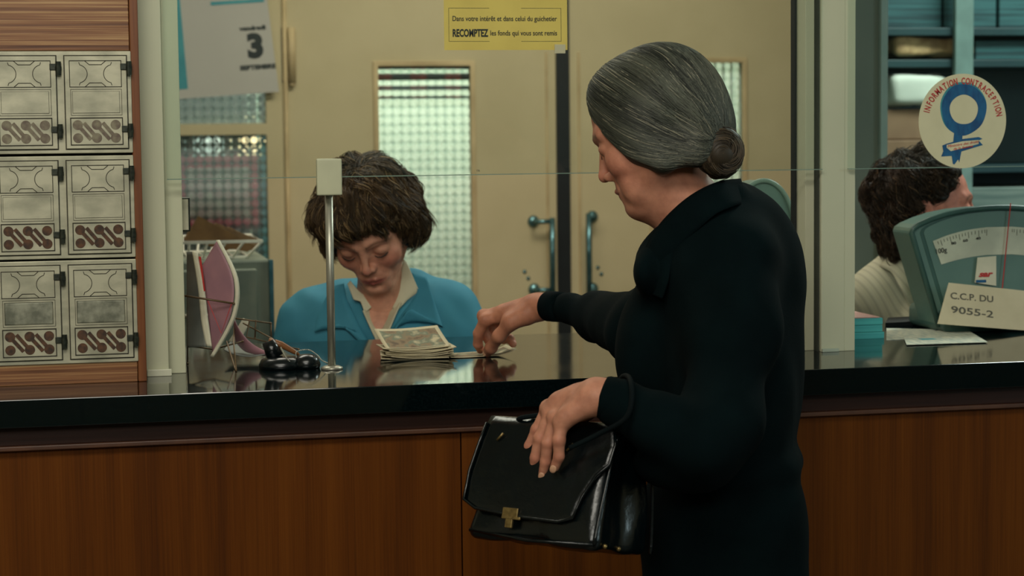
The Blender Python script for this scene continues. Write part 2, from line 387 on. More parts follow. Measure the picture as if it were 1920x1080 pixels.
def lensglass(lo=(.62, .70, .66)):
    m = bpy.data.materials.new('pressed_glass'); m.use_nodes = True; T = NT(m); T.n.remove(T.n['Principled BSDF']); out = T.n['Material Output']
    v = T.add('ShaderNodeSeparateXYZ'); tc = T.add('ShaderNodeTexCoord'); T.link(tc.outputs['Object'], v.inputs[0])
    def saw(s): 
        f = T.math('FRACT', T.math('MULTIPLY', s, 1/.0285)); f = T.math('SUBTRACT', f, .5); return T.math('MULTIPLY', f, f)
    r2 = T.math('ADD', saw(v.outputs[0]), saw(v.outputs[2])); hgt = T.math('MULTIPLY', r2, -1.0)
    bp = T.add('ShaderNodeBump'); bp.inputs['Strength'].default_value = 1; bp.inputs['Distance'].default_value = .05; T.link(hgt, bp.inputs['Height'])
    rf = T.add('ShaderNodeBsdfRefraction'); rf.inputs['IOR'].default_value = 1.45; rf.inputs['Roughness'].default_value = .05; T.link(T.ramp(r2, [(.10, (.97, 1, .97)), (.34, lo)]), rf.inputs['Color'])
    T.link(bp.outputs[0], rf.inputs['Normal'])
    tl = T.add('ShaderNodeBsdfTranslucent'); tl.inputs['Color'].default_value = (.8, .9, .84, 1)
    gl = T.add('ShaderNodeBsdfGlossy'); gl.inputs['Roughness'].default_value = .2; T.link(bp.outputs[0], gl.inputs['Normal'])
    a = T.add('ShaderNodeMixShader'); a.inputs[0].default_value = .22; T.link(rf.outputs[0], a.inputs[1]); T.link(tl.outputs[0], a.inputs[2])
    b = T.add('ShaderNodeMixShader'); b.inputs[0].default_value = .06; T.link(a.outputs[0], b.inputs[1]); T.link(gl.outputs[0], b.inputs[2]); T.link(b.outputs[0], out.inputs[0]); return m
M['lens'] = lensglass(); M['lens2'] = lensglass((.36, .46, .44))
def clearglass(name, tint, gl_fac, rough=.02, haze=0.0):
    m = bpy.data.materials.new(name); m.use_nodes = True; T = NT(m); T.n.remove(T.n['Principled BSDF']); out = T.n['Material Output']
    tr = T.add('ShaderNodeBsdfTransparent'); tr.inputs[0].default_value = (*tint, 1); gl = T.add('ShaderNodeBsdfGlossy'); gl.inputs['Roughness'].default_value = rough
    df = T.add('ShaderNodeBsdfDiffuse'); df.inputs[0].default_value = (.5, .75, .72, 1)
    h = T.add('ShaderNodeMixShader'); h.inputs[0].default_value = haze; T.link(tr.outputs[0], h.inputs[1]); T.link(df.outputs[0], h.inputs[2])
    a = T.add('ShaderNodeMixShader'); a.inputs[0].default_value = gl_fac; T.link(h.outputs[0], a.inputs[1]); T.link(gl.outputs[0], a.inputs[2]); T.link(a.outputs[0], out.inputs[0]); return m
M['glass'] = clearglass('counter_glass', (.95, .975, .965), .02, haze=.004)
M['glassedge'] = mat('glass_edge', (128, 150, 136), (116, 140, 128), rough=.2)
M['glassedge2'] = mat('dark_glass_edge', (96, 112, 100), rough=.2)

def leaf(name, x0, x1, pane_px, px_side):
    """a door leaf: stiles and rails around a tall pane, moulding, pull handle"""
    e = empty(name, ((x0+x1)/2, YD+.03, 0), kind='structure')
    p0 = PY(pane_px[0], pane_px[1], YD); p1 = PY(pane_px[2], pane_px[3], YD); zt = p0.z; zb = .55; a, b = p0.x, p1.x
    mb = MB(); d0, d1 = YD, YD+.045
    mb.box((x0, d0, .01), (a, d1, HD-.005)); mb.box((b, d0, .01), (x1, d1, HD-.005)); mb.box((a, d0, zt), (b, d1, HD-.005)); mb.box((a, d0, .01), (b, d1, zb))
    mb.build('door_panel', M['door'], e)
    mb = MB(); s = .012
    for lo, hi in (((a-s, d0-.008, zb-s), (a+.004, d0+.004, zt+s)), ((b-.004, d0-.008, zb-s), (b+s, d0+.004, zt+s)), ((a, d0-.008, zt-.004), (b, d0+.004, zt+s)), ((a, d0-.008, zb-s), (b, d0+.004, zb+.004))): mb.box(lo, hi, .002)
    mb.build('glazing_bead', M['dooredge'], e)
    MB().box((a, d0+.018, zb), (b, d0+.024, zt)).build('glass_pane', M['lens'], e)
    return e
pL = (706, 122, 888, 530); pR = (1224, 116, 1394, 530)
d1 = leaf('door_1', xl+.004, xm1, pL, 1); d2 = leaf('door_2', xm2, xr, pR, -1)
# meeting stile beads, black slit
for e, x in ((d1, PY(1026, 300, YD).x), (d2, PY(1086, 300, YD).x)):
    MB().box((x-.004, YD-.006, .02), (x+.004, YD+.001, PY(1026, 98, YD).z), .002).build('door_bead', M['dooredge'], e)
struct('trim_1', (xm1+.001, YD-.012, .01), (xm2-.001, YD+.05, HD), M['black'])
def pull(e, bx, rx, y0, y1, kx, ky):
    b0 = PY(bx, y0, YD); b1 = PY(bx, y1, YD); X = b0.x; r = PY(rx, (y0+y1)/2, YD).x
    h = MB(); h.tube([(X, YD-.055, b0.z+.012), (X, YD-.055, b1.z-.012)], .0095, 12); o = h.build('pull_bar', M['chrome'], e, True)
    for z in (b0.z, b1.z):
        MB().lathe([(.0, 0), (.018, .001), (.019, .006), (.012, .014), (.0, .016)], (r, YD, z), 20, 'Y').tube([(r, YD-.008, z), (r, YD-.05, z), (X, YD-.055, z)], .0075, 10).build('handle_rosette', M['chrome'], e, True)
    k = PY(kx, ky, YD); MB().lathe([(0, 0), (.0065, 0), (.006, .003), (0, .004)], (k.x-.006, YD, k.z+.01), 14, 'Y').lathe([(0, 0), (.0065, 0), (.006, .003), (0, .004)], (k.x+.006, YD, k.z-.012), 14, 'Y').build('keyhole_cover', M['chrome'], e, True)
pull(d1, 1028, 1000, 414, 541, 987, 515); pull(d2, 1096, 1110, 406, 541, 1124, 507)
# glazed side panel left of the doors
e = empty('window_1', (xl-.3, YD+.03, 0), kind='structure')
xs = PY(501, 300, YD).x; xw = -3.19; z1 = PY(420, 232, YD).z; z2 = PY(420, 253, YD).z; zt = 1.95
mb = MB(); mb.box((xs, YD, 0), (xl-.004, YD+.045, HD)); mb.box((xw, YD, z2), (xs, YD+.045, z1)); mb.box((xw, YD, zt), (xs, YD+.045, HD)); mb.box((xw, YD, 0), (xs, YD+.045, .45)); mb.box((-2.0, YD, .45), (-1.9, YD+.045, zt)); mb.build('window_frame', M['door'], e)
MB().box((xw, YD+.018, z1), (xs, YD+.024, zt)).build('glass_pane', M['lens2'], e); MB().box((xw, YD+.018, .45), (xs, YD+.024, z2)).build('glass_pane', M['lens2'], e)
MB().tube([(xl-.002, YD-.006, .02), (xl-.002, YD-.006, HD)], .007, 10).build('cover_strip', M['dooredge'], e, True)
hz0 = PY(545, 156, YD).z; hz1 = PY(545, 52, YD).z; hx = PY(546, 100, YD).x
MB().tube([(hx, YD-.014, hz0), (hx, YD-.014, hz1)], .012, 14).tube([(hx, YD-.014, hz0-.01), (hx, YD-.014, hz0)], .009, 12).build('door_hinge', M['dooredge'], d1, True)
MB().box((hx-.03, YD-.006, hz0), (hx-.012, YD-.001, hz1), .001).build('hinge_shadow_strip', mat('hinge_shadow_tone', (120, 106, 78), rough=.5), d1)  # darker strip painted in as the shadow beside the hinge
# things in the back room seen through the pressed glass
M['curtain'] = mat('pale_green_curtain', (214, 224, 204), (196, 212, 192), (30, 4, .6), rough=.8)
def curtain(name, x0, x1, z0, z1, y, m, label, n=40, amp=.02):
    mb = MB(); mb.sheet(lambda u, v: (x0+(x1-x0)*u, y+amp*math.sin(u*n)+amp*.4*math.sin(u*n*2.3+1), z0+(z1-z0)*v), 160, 2, .004)
    return tag(mb.build(name, m, None, True), label, 'curtain')
curtain('curtain', xl+.1, xr+.5, .02, 2.1, 4.75, M['curtain'], 'pale green white curtain glowing behind the ribbed glass of the double doors')
M['darkcloth'] = mat('dark_teal_cloth', (16, 42, 44), (10, 28, 32), rough=.8)
curtain('dark_curtain', -3.1, PY(520, 300, 3.9).x, .02, 2.2, 3.95, M['darkcloth'], 'dark teal curtain behind the ribbed side pane left of the doors', 60)
def awnmat():
    m = base_mat('red_teal_valance', (.2, .05, .05), .7); T = NT(m); b = T.n['Principled BSDF']; v = T.add('ShaderNodeSeparateXYZ'); tc = T.add('ShaderNodeTexCoord'); T.link(tc.outputs['Object'], v.inputs[0])
    f = T.math('FRACT', T.math('MULTIPLY', v.outputs[0], 9)); T.link(T.ramp(f, [(.0, lin((30, 60, 62))), (.5, lin((36, 66, 66))), (.55, lin((150, 40, 40))), (.95, lin((160, 60, 54)))]), b.inputs['Base Color']); return m
zv = PY(800, 128, YD).z
vb_e = empty('slatted_blind', ((xl+xm1)/2, 3.44, 1.5), 'rolled slatted blind with dark red striped slats behind the top of the left door pane', 'blind'); aw = awnmat()
for y0_, y1_ in ((116, 129), (138, 150), (160, 169), (179, 185)):
    za, zb2 = PY(800, y0_, 3.38).z, PY(800, y1_, 3.38).z; MB().box((xl+.22, 3.379, zb2), (xm1-.16, 3.386, za), .001).build('slat', aw, vb_e)
for x_ in (xl+.235, xm1-.175): MB().box((x_-.004, 3.387, PY(800, 185, 3.44).z), (x_+.004, 3.390, 2.1)).build('cord', M['ink'], vb_e)
q0 = PY(330, 292, 3.44); q1 = PY(488, 425, 3.44)
e = empty('framed_poster', ((q0.x+q1.x)/2, 3.44, q1.z), 'pink bordered white poster behind the pressed glass of the side pane', 'poster')
MB().box((q0.x, 3.43, q1.z), (q1.x, 3.436, q0.z)).build('poster_border', mat('pink_border', (230, 70, 110), (222, 60, 100), rough=.6), e)
MB().box((q0.x+.03, 3.426, q1.z+.03), (q1.x-.03, 3.4295, q0.z-.04)).build('poster_sheet', mat('pale_poster', (236, 232, 224), (226, 190, 196), (30, 30, 30), rough=.6), e)
q0 = PY(494, 262, 3.5); q1 = PY(520, 480, 3.5)
tag(MB().box((q0.x-.01, 3.5, 0), (q1.x, 3.52, q0.z)).build('blue_board', mat('blue_board', (90, 200, 236), (50, 140, 180), (40, 40, 40), rough=.5)), 'narrow blue board behind the right edge of the side pane', 'board')
lp0 = PY(462, 262, 4.1)
e = empty('added_globe', (lp0.x, 4.1, 3.0), 'warm glowing globe added in the back room to make bright dots in the pressed side pane', 'lamp')
gm = base_mat('lit_globe', (1, .8, .5), .5); gm.node_tree.nodes['Principled BSDF'].inputs['Emission Color'].default_value = (1, .74, .42, 1); gm.node_tree.nodes['Principled BSDF'].inputs['Emission Strength'].default_value = 4
MB().sphere((lp0.x, 3.78, lp0.z), .03, 20).build('globe', gm, e, True); MB().tube([(lp0.x, 3.78, lp0.z+.03), (lp0.x, 3.78, 2.99)], .004, 8).build('flex', M['black'], e)  # glowing globe added so the pressed pane breaks it into bright dots
gm2 = base_mat('dim_globe', (1, 1, 1), .5); gm2.node_tree.nodes['Principled BSDF'].inputs['Emission Color'].default_value = (.75, 1, .92, 1); gm2.node_tree.nodes['Principled BSDF'].inputs['Emission Strength'].default_value = 1.1
lp1 = PY(385, 272, 4.1); e = empty('added_globe', (lp1.x, 3.78, 3.0), 'pale dim globe added in the back room for dots in the left part of the side pane', 'lamp')
MB().sphere((lp1.x, 3.78, lp1.z), .035, 20).build('globe', gm2, e, True); MB().tube([(lp1.x, 3.78, lp1.z+.035), (lp1.x, 3.78, 2.99)], .004, 8).build('flex', M['black'], e)  # second, dimmer globe added to spread the dots leftwards
# partition between the two booths
pa = PY(1606, 400, 1.25); pb = PY(1646, 300, 1.25); pc = PY(1659, 300, 1.25)
M['greywall'] = mat('grey_green_partition', (112, 122, 110), (104, 114, 104), (5, 5, 5), rough=.6)
qa, qb = PY(1602, 400, YD-.01), PY(1636, 400, YD-.01)
mb = MB(); mb.prism([(pa.x-.03, 1.25, 0), (pb.x, 1.25, 0), (qb.x, YD-.002, 0), (qa.x, YD-.002, 0)], (0, 0, 2.99)); tag(mb.build('wall_partition', M['greywall']), kind='structure')
struct('trim_2', (pb.x+.001, 1.235, 0), (pc.x, 1.30, 2.99), mat('partition_edge_trim', (140, 160, 152), (130, 152, 144), rough=.35))
# ------------------------------------------------------------------ counter
X0, X1 = -3.19, 4.89
tag(MB().box((X0, 0, ZC-.041), (X1, .672, ZC), .0012, 2).build('countertop', M['stone']), 'long polished black stone countertop running along the whole service counter', 'countertop')
e = empty('counter_base', (0, .05, 0), 'teak veneered counter front below the black stone top', 'counter')
MB().box((X0, .034, ZC-.073), (X1, .30, ZC-.0415), .002).build('top_rail', M['teak_dark'], e)
MB().box((X0, .026, ZC-.079), (X1, .07, ZC-.072), .0015).build('rail_bead', mat('dark_bead', (88, 54, 34), (70, 42, 28), rough=.5), e)
jx = [X0]+[PY(865, 900, .04).x + k*1.24 for k in (-2, -1, 0, 1, 2)]+[X1]
for a, b in zip(jx, jx[1:]):
    o = MB().box((a-(a+b)/2+.0012, .04, -ZC/2+.1), (b-(a+b)/2-.0012, .075, ZC/2-.08)).build('front_panel', M['teak'], None); o.location = ((a+b)/2, 0, ZC/2); o.parent = e; o.matrix_parent_inverse = wmat(e).inverted()
MB().box((X0, .08, 0), (X1, .10, .10)).build('kick_plate', M['black'], e)
MB().box((X0, .55, 0), (X1, .60, ZC-.042)).build('rear_panel', M['teak_dark'], e)
# ------------------------------------------------------------------ posts, glass
def post(name, pts, lab):
    """pts: list of (px0, px1, y front)"""
    a = PY(pts[0][0], 400, pts[0][2]).x
    e = empty(name, (a, pts[0][2], ZC), lab, 'post')
    return e
lp = empty('frame_post', (PY(290, 705, YG).x, YG+.02, ZC), 'pale painted metal post between the oak cabinet and the left end of the glass', 'post')
xa = PY(266, 400, YG).x; xb = PY(310, 400, YG).x; xc = PY(342, 400, YG+.03).x
MB().box((xa, YG+.004, ZC), (xb, YG+.09, 2.99), .0012).build('post_face', M['post'], lp)
MB().box((xb+.0008, YG+.03, ZC), (xc, YG+.09, 2.99), .0012).build('post_channel', M['post'], lp)
MB().box((xa+.002, YG-.002, ZC), (xb+.004, YG+.0035, ZC+.011), .001).build('foot_plate', mat('foot_plate', (222, 222, 196), (210, 210, 186), rough=.35), lp)
rp = empty('frame_post', (PY(1560, 655, YG).x, YG+.02, ZC), 'wide pale metal post with a black joint beside the woman in black', 'post')
xa = PY(1510, 400, YG+.03).x; xb = PY(1540, 400, YG).x; xc = PY(1586, 400, YG).x; xd = PY(1606, 400, YG).x
MB().box((xa, YG+.03, ZC), (xb-.0012, YG+.09, 2.99), .001).build('post_channel', M['post'], rp)
MB().box((xb-.001, YG+.012, ZC), (xb+.001, YG+.08, 2.99)).build('joint_strip', M['postgap'], rp)
MB().box((xb+.0015, YG+.004, ZC), (xc-.0005, YG+.09, 2.99), .001).build('post_face', M['post'], rp)
MB().box((xc, YG+.006, ZC), (xd, YG+.09, 2.99), .001).build('post_channel', M['post'], rp)
MB().box((xa-.004, YG+.07, ZC), (xa-.0008, YG+.09, 2.99)).build('edge_gasket', M['black'], rp)
MB().box((xb+.002, YG-.002, ZC), (xc-.012, YG+.0035, ZC+.006), .001).build('foot_plate', mat('foot_plate2', (190, 200, 180), rough=.35), rp)
ZS = 1.359; GY0, GY1 = YG-.008, YG-.002
def pane(x0, x1, lab):
    e = empty('glass_screen', ((x0+x1)/2, YG, ZS), lab, 'glass screen')
    MB().box((x0, GY0, ZS+.0014), (x1, GY1, 2.6)).build('glass_sheet', M['glass'], e)
    MB().box((x0, GY0-.0004, ZS), (x1, GY1+.0004, ZS+.0013)).build('polished_edge', M['glassedge'], e); return e
gx0 = PY(313, 350, YG).x; gx1 = PY(1539, 320, YG).x
gp = pane(gx0, gx1, 'clear glass screen hanging over the main window gap with the yellow notice on it')
gp2 = pane(PY(1588, 320, YG).x, X1, 'clear glass screen of the second window carrying the round sticker')
pb_ = PZ(620, 690, ZC); px_ = pb_.x; py_ = YG+.012
e = empty('support_pole', (px_, py_, ZC), 'slim brushed steel pole with a pale square clamp holding the glass edge', 'pole')
t0 = PY(618, 367, py_).z
MB().lathe([(0, 0), (.0175, 0), (.0175, .003), (.012, .0055), (.0075, .006), (0, .006)], (px_, py_, ZC), 32).build('base_flange', M['steel'], e, True)
MB().tube([(px_, py_, ZC+.005), (px_, py_, t0+.02)], .0064, 24).build('pole_tube', M['steel'], e, True)
c0 = PY(593.5, 298, GY0-.012); c1 = PY(642, 366, GY0-.012)
MB().box((c0.x, GY0-.012, c1.z), (c1.x, GY0-.0006, c0.z), .0025, 3).build('clamp_block', M['plaster'], e)
MB().box((c0.x+.004, GY1+.0006, c1.z), (c1.x-.004, GY1+.014, c0.z), .0025, 3).build('clamp_back', M['plaster'], e)
# ------------------------------------------------------------------ notices on the glass
a = PY(832, 0, GY0-.001); b = PY(1064, 88, GY0-.001); W_ = b.x-a.x
e = empty('notice_card', ((a.x+b.x)/2, GY0-.001, b.z), 'yellow printed notice taped on the glass above the clerk', 'notice')
TL = PY(832, 94, GY0-.001); H_ = .085
X = face_frame((a.x, GY0, TL.z)); slope = math.atan2((94-84), 234)*.35
ex = MB(); ex.X = X
ex.box((0, 0, .0004), (W_, H_, .0009)); ex.build('card_sheet', M['yellow'], e)
u = W_/234.0                                  # metres per photo pixel on the card
def Yp(py): return (94-py)*u                  # card-local height from photo row (left side)
mb = MB(); mb.X = X
def ln(x0, y0, x1, y1, t=.0006): mb.box((min(x0, x1)-t/2, min(y0, y1)-t/2, .0009), (max(x0, x1)+t/2, max(y0, y1)+t/2, .0011))
bx0, bx1 = 9*u, 222*u; by0, by1 = Yp(78), Yp(17)
ln(bx0, by0, bx0, by1); ln(bx1, by0, bx1, by1); ln(bx0, by1, 85*u, by1); ln(146*u, by1, bx1, by1); ln(bx0, by0, 85*u, by0); ln(146*u, by0, bx1, by0)
mb.bm.free()
for half in (0, 1):
    mb = MB(); mb.X = X; xx_ = (bx0, 85*u) if half == 0 else (bx1, 146*u)
    ln(xx_[0], by0, xx_[0], by1); ln(xx_[0], by1, xx_[1], by1); ln(xx_[0], by0, xx_[1], by0); mb.build('card_border', M['ink'], e)
def fit_text(s, x0, x1, y, size, par, m, X, name='lettering', bold=.0, **k):
    o = text_mesh(name, s, m, Matrix.Identity(4), size, par, 1, bold, **k); me = o.data
    xs_ = [v.co.x for v in me.vertices]; w0, w1 = min(xs_), max(xs_); sc = (x1-x0)/(w1-w0)
    me.transform(X @ Matrix.Translation((x0, y, 0)) @ Matrix.Diagonal((sc, 1, 1, 1)) @ Matrix.Translation((-w0, 0, 0))); return o
XT = X @ Matrix.Translation((0, 0, .0012))
fit_text('Dans votre intérêt et dans celui du guichetier', 16*u, 214*u, Yp(40.5), .0115, e, M['ink'], XT, bold=.0001)
fit_text('RECOMPTEZ', 16*u, 83*u, Yp(69), .0165, e, M['ink'], XT, bold=.00055)
fit_text('les fonds qui vous sont remis', 87*u, 214*u, Yp(67), .0115, e, M['ink'], XT, bold=.0001)
for k, (p, q) in enumerate((((1040, 88), (1060, 100)),)):
    a = PY(p[0], p[1], GY0-.003); b = PY(q[0], q[1], GY0-.003)
    MB().box((a.x, GY0-.0035, b.z), (b.x, GY0-.003+.002, a.z+.004)).build('tape_tab', mat('old_tape', (206, 200, 164), rough=.5), e)
# round sticker
c = PY(1805, 227, GY0-.001); R_ = (PY(1887, 227, GY0).x-PY(1723, 227, GY0).x)/2
e = empty('round_sticker', (c.x, GY0, c.z), 'round cream sticker with blue female symbol and red ring lettering', 'sticker')
X = face_frame((c.x, GY0-.0004, c.z)); mb = MB(); mb.X = X
mb.prism([(R_*math.cos(t), R_*math.sin(t), 0) for t in np.linspace(0, 2*math.pi, 72, endpoint=False)], (0, 0, .0004)); mb.build('sticker_disc', mat('cream_vinyl', (226, 218, 178), (218, 210, 170), rough=.45), e)
v = R_/82.0
def ring(cx, cy, ro, ri, wob, m, z, name='painted_ring'):
    mb = MB(); mb.X = X @ Matrix.Translation((0, 0, z)); n = 60
    vs = [];
    for j in range(n):
        t = 2*math.pi*j/n; w1 = 1+wob*math.sin(3*t+1)+wob*.5*math.sin(7*t); w2 = 1+wob*math.sin(2*t+2)+wob*.6*math.sin(5*t)
        vs.append((mb.bm.verts.new(mb.X @ Vector(((cx+ro*w1*math.cos(t)*1.0)*v, (cy+ro*w1*math.sin(t)*1.06)*v, 0))), mb.bm.verts.new(mb.X @ Vector(((cx+ri*w2*math.cos(t))*v, (cy+ri*w2*math.sin(t))*v, 0)))))
    for j in range(n): A, B = vs[j], vs[(j+1) % n]; mb.bm.faces.new((A[0], B[0], B[1], A[1]))
    return mb.build(name, m, e)
M['bluep'] = mat('brushed_blue_paint', (18, 96, 142), (8, 70, 118), (90, 30, 40), rough=.5)
ring(2, 20, 42, 26, .02, M['bluep'], .0007)
ring(1, 22, 43.5, 40, .012, M['teal_ink'], .0006, 'ring_stroke')
def poly(pts, m, z, name, ep=None):
    mb = MB(); mb.X = X @ Matrix.Translation((0, 0, z)); mb.prism([(p[0]*v, p[1]*v, 0) for p in pts], (0, 0, .0002)); return mb.build(name, m, ep or e)
poly([(-16, -20), (0, -23), (-1, -34), (-2, -52), (-6, -72), (-8, -66), (-11, -70), (-15, -75), (-18, -74), (-21, -55), (-18, -40)], M['bluep'], .0008, 'cross_stem')
poly([(-38, -42), (-30, -39), (0, -31), (30, -28), (37, -31), (30, -34), (38, -42), (30, -44), (0, -52), (-20, -60), (-40, -61), (-36, -52)], M['bluep'], .0010, 'cross_bar')
poly([(-30, -41), (0, -35), (30, -33), (30, -40), (0, -47), (-22, -52), (-30, -46)], mat('cream_banner', (226, 218, 178), rough=.45), .0013, 'banner')
XB = X @ Matrix.Translation((0, 0, .0016)) @ Matrix.Rotation(math.radians(8), 4, 'Z')
fit_text('Ministère des droits', -34*v, 25*v, -41.5*v, 6.6*v, e, M['red_ink'], XB, shear=.3)
fit_text('de la femme', -24*v, 13*v, -47.5*v, 6.2*v, e, M['red_ink'], XB, shear=.3)
s = 'INFORMATION CONTRACEPTION'; rr = 64*v
t0_, t1_ = math.radians(168), math.radians(6)
wts = [.55 if ch == 'I' else (.7 if ch == ' ' else 1.0) for ch in s]; tot = sum(wts); acc = 0
dg = None; verts = []
mb = bmesh.new()
for ch, wt in zip(s, wts):
    ang = t0_+(t1_-t0_)*(acc+wt/2)/tot; acc += wt
    if ch == ' ': continue
    Xc = X @ Matrix.Translation((0, 0, .0009)) @ Matrix.Rotation(ang-math.pi/2, 4, 'Z') @ Matrix.Translation((0, rr, 0))
    o = text_mesh('t', ch, None, Matrix.Identity(4), 16*v, None, .62, .0003, 'CENTER'); o.data.transform(Xc); mb.from_mesh(o.data); bpy.data.objects.remove(o)
me = bpy.data.meshes.new('lettering'); mb.to_mesh(me); mb.free(); link('ring_lettering', me, M['red_ink'], e)
# calendar page hung on the side window
e = empty('calendar', PY(430, 100, YD-.02), 'white tear-off calendar poster showing vendredi 3 septembre', 'calendar')
kY = YD-.03
a = PY(523, 172, kY); b = PY(250, 192, kY); g = PY(514, 0, kY)
xax = (a-b).normalized(); X = frame(a, xax, (0, -1, 0)); ppm = 3720/depth(a); wv = 1/ppm
mb = MB(); mb.X = X
mb.prism([(-.36, 0, 0), (0, 0, 0), (-8*wv*1.4, .44, 0), (-.36, .44, 0)], (0, 0, .004)); mb.build('calendar_board', mat('grey_white_board', (184, 180, 170), (178, 174, 164), (4, 4, 4), rough=.6), e)
Xt = X @ Matrix.Translation((0, 0, .0045))
def cpx(x, y):  # photo pixel to board local
    p = X.inverted() @ PY(x, y, kY); return p.x, p.y
x0, y0 = cpx(448, 58); x1, _ = cpx(498, 54); fit_text('vendredi', x0, x1, y0, .018, e, M['ink'], Xt, bold=.0012)
x0, y0 = cpx(465, 107); x1, _ = cpx(495, 107); fit_text('3', x0, x1, y0, .098, e, M['ink'], Xt, bold=.006)
x0, y0 = cpx(450, 132); x1, _ = cpx(517, 125); fit_text('SEPTEMBRE', x0, x1, y0, .019, e, M['ink'], Xt, bold=.0012)
mb = MB(); mb.X = Xt
x0, y0 = cpx(395, 12); x1, y1 = cpx(495, 4); mb.box((x0, y1, 0), (x1, y1+.011, .0005)); 
x0, y0 = cpx(335, 168); x1, y1 = cpx(352, 150); mb.box((x0, y0, 0), (x1-.002, y0+.42, .0005)); mb.build('teal_band', M['teal_ink'], e)
mb = MB(); mb.X = Xt; x0, y0 = cpx(400, 4); x1, y1 = cpx(436, 4); mb.box((x0, y1+.02, 0), (x1, y1+.06, .0005)); mb.build('violet_patch', mat('violet_print', (120, 104, 140), rough=.6), e)
tag(e, None, None)
# ------------------------------------------------------------------ oak cabinet with small hinged metal doors
cb = empty('oak_cabinet', (PY(150, 690, YC).x, YC+.1, ZC), 'varnished oak cabinet on the counter fitted with small aged metal hatches', 'cabinet')
def XY(px, py): p = PY(px, py, YC); return p.x, p.z
xR = XY(268, 420)[0]; xs0 = XY(250, 350)[0]; xL = xR-.62
ztop = 2.2; z_low = XY(190, 679)[1]; z_up = XY(190, 95)[1]
MB().box((xs0, YC-.004, ZC), (xR, YC+.30, ztop), .0015).build('side_stile', M['oak_v'], cb)
MB().box((xL, YC-.002, z_up), (xs0-.0008, YC+.02, ztop), .001).build('top_board', M['oak'], cb)
MB().box((xL, YC-.002, ZC), (xs0-.0008, YC+.02, z_low), .001).build('bottom_board', M['oak'], cb)
MB().box((xL, YC+.27, ZC), (xs0-.001, YC+.30, ztop)).build('back_board', M['oak_v'], cb)
MB().box((xL-.02, YC-.004, ZC), (xL-.001, YC+.30, ztop)).build('side_board', M['oak_v'], cb)
MB().box((xL, YC+.02, z_low), (xs0-.001, YC+.04, z_up)).build('inner_panel', M['groove'], cb)
xf1 = XY(247, 190)[0]; u = (xf1-XY(126, 190)[0])/121.0       # metres per photo pixel here
y_ = YC
rows = [(96, 287), (291.5, 483), (486.5, 679)]
def metal_frame(zt, zb):
    mb = MB(); mb.box((xL+.003, y_-.006, zb), (xf1, y_+.004, zt), .0012); fr = mb.build('metal_frame', M['zinc'], cb)
    return fr
xm_ = 1
def outline(mb, pts, closed=False, r=.0006): mb.tube([(p[0], y_-.0115, p[1]) for p in pts], r, 5, closed)
def rectl(mb, x0, z0, x1, z1, y, w=.0009, d=.0004):
    for lo, hi in (((x0-w, y-d, z0-w), (x0+w*.2, y, z1+w)), ((x1-w*.2, y-d, z0-w), (x1+w, y, z1+w)), ((x0, y-d, z0-w), (x1, y, z0+w*.2)), ((x0, y-d, z1-w*.2), (x1, y, z1+w))): mb.box(lo, hi)
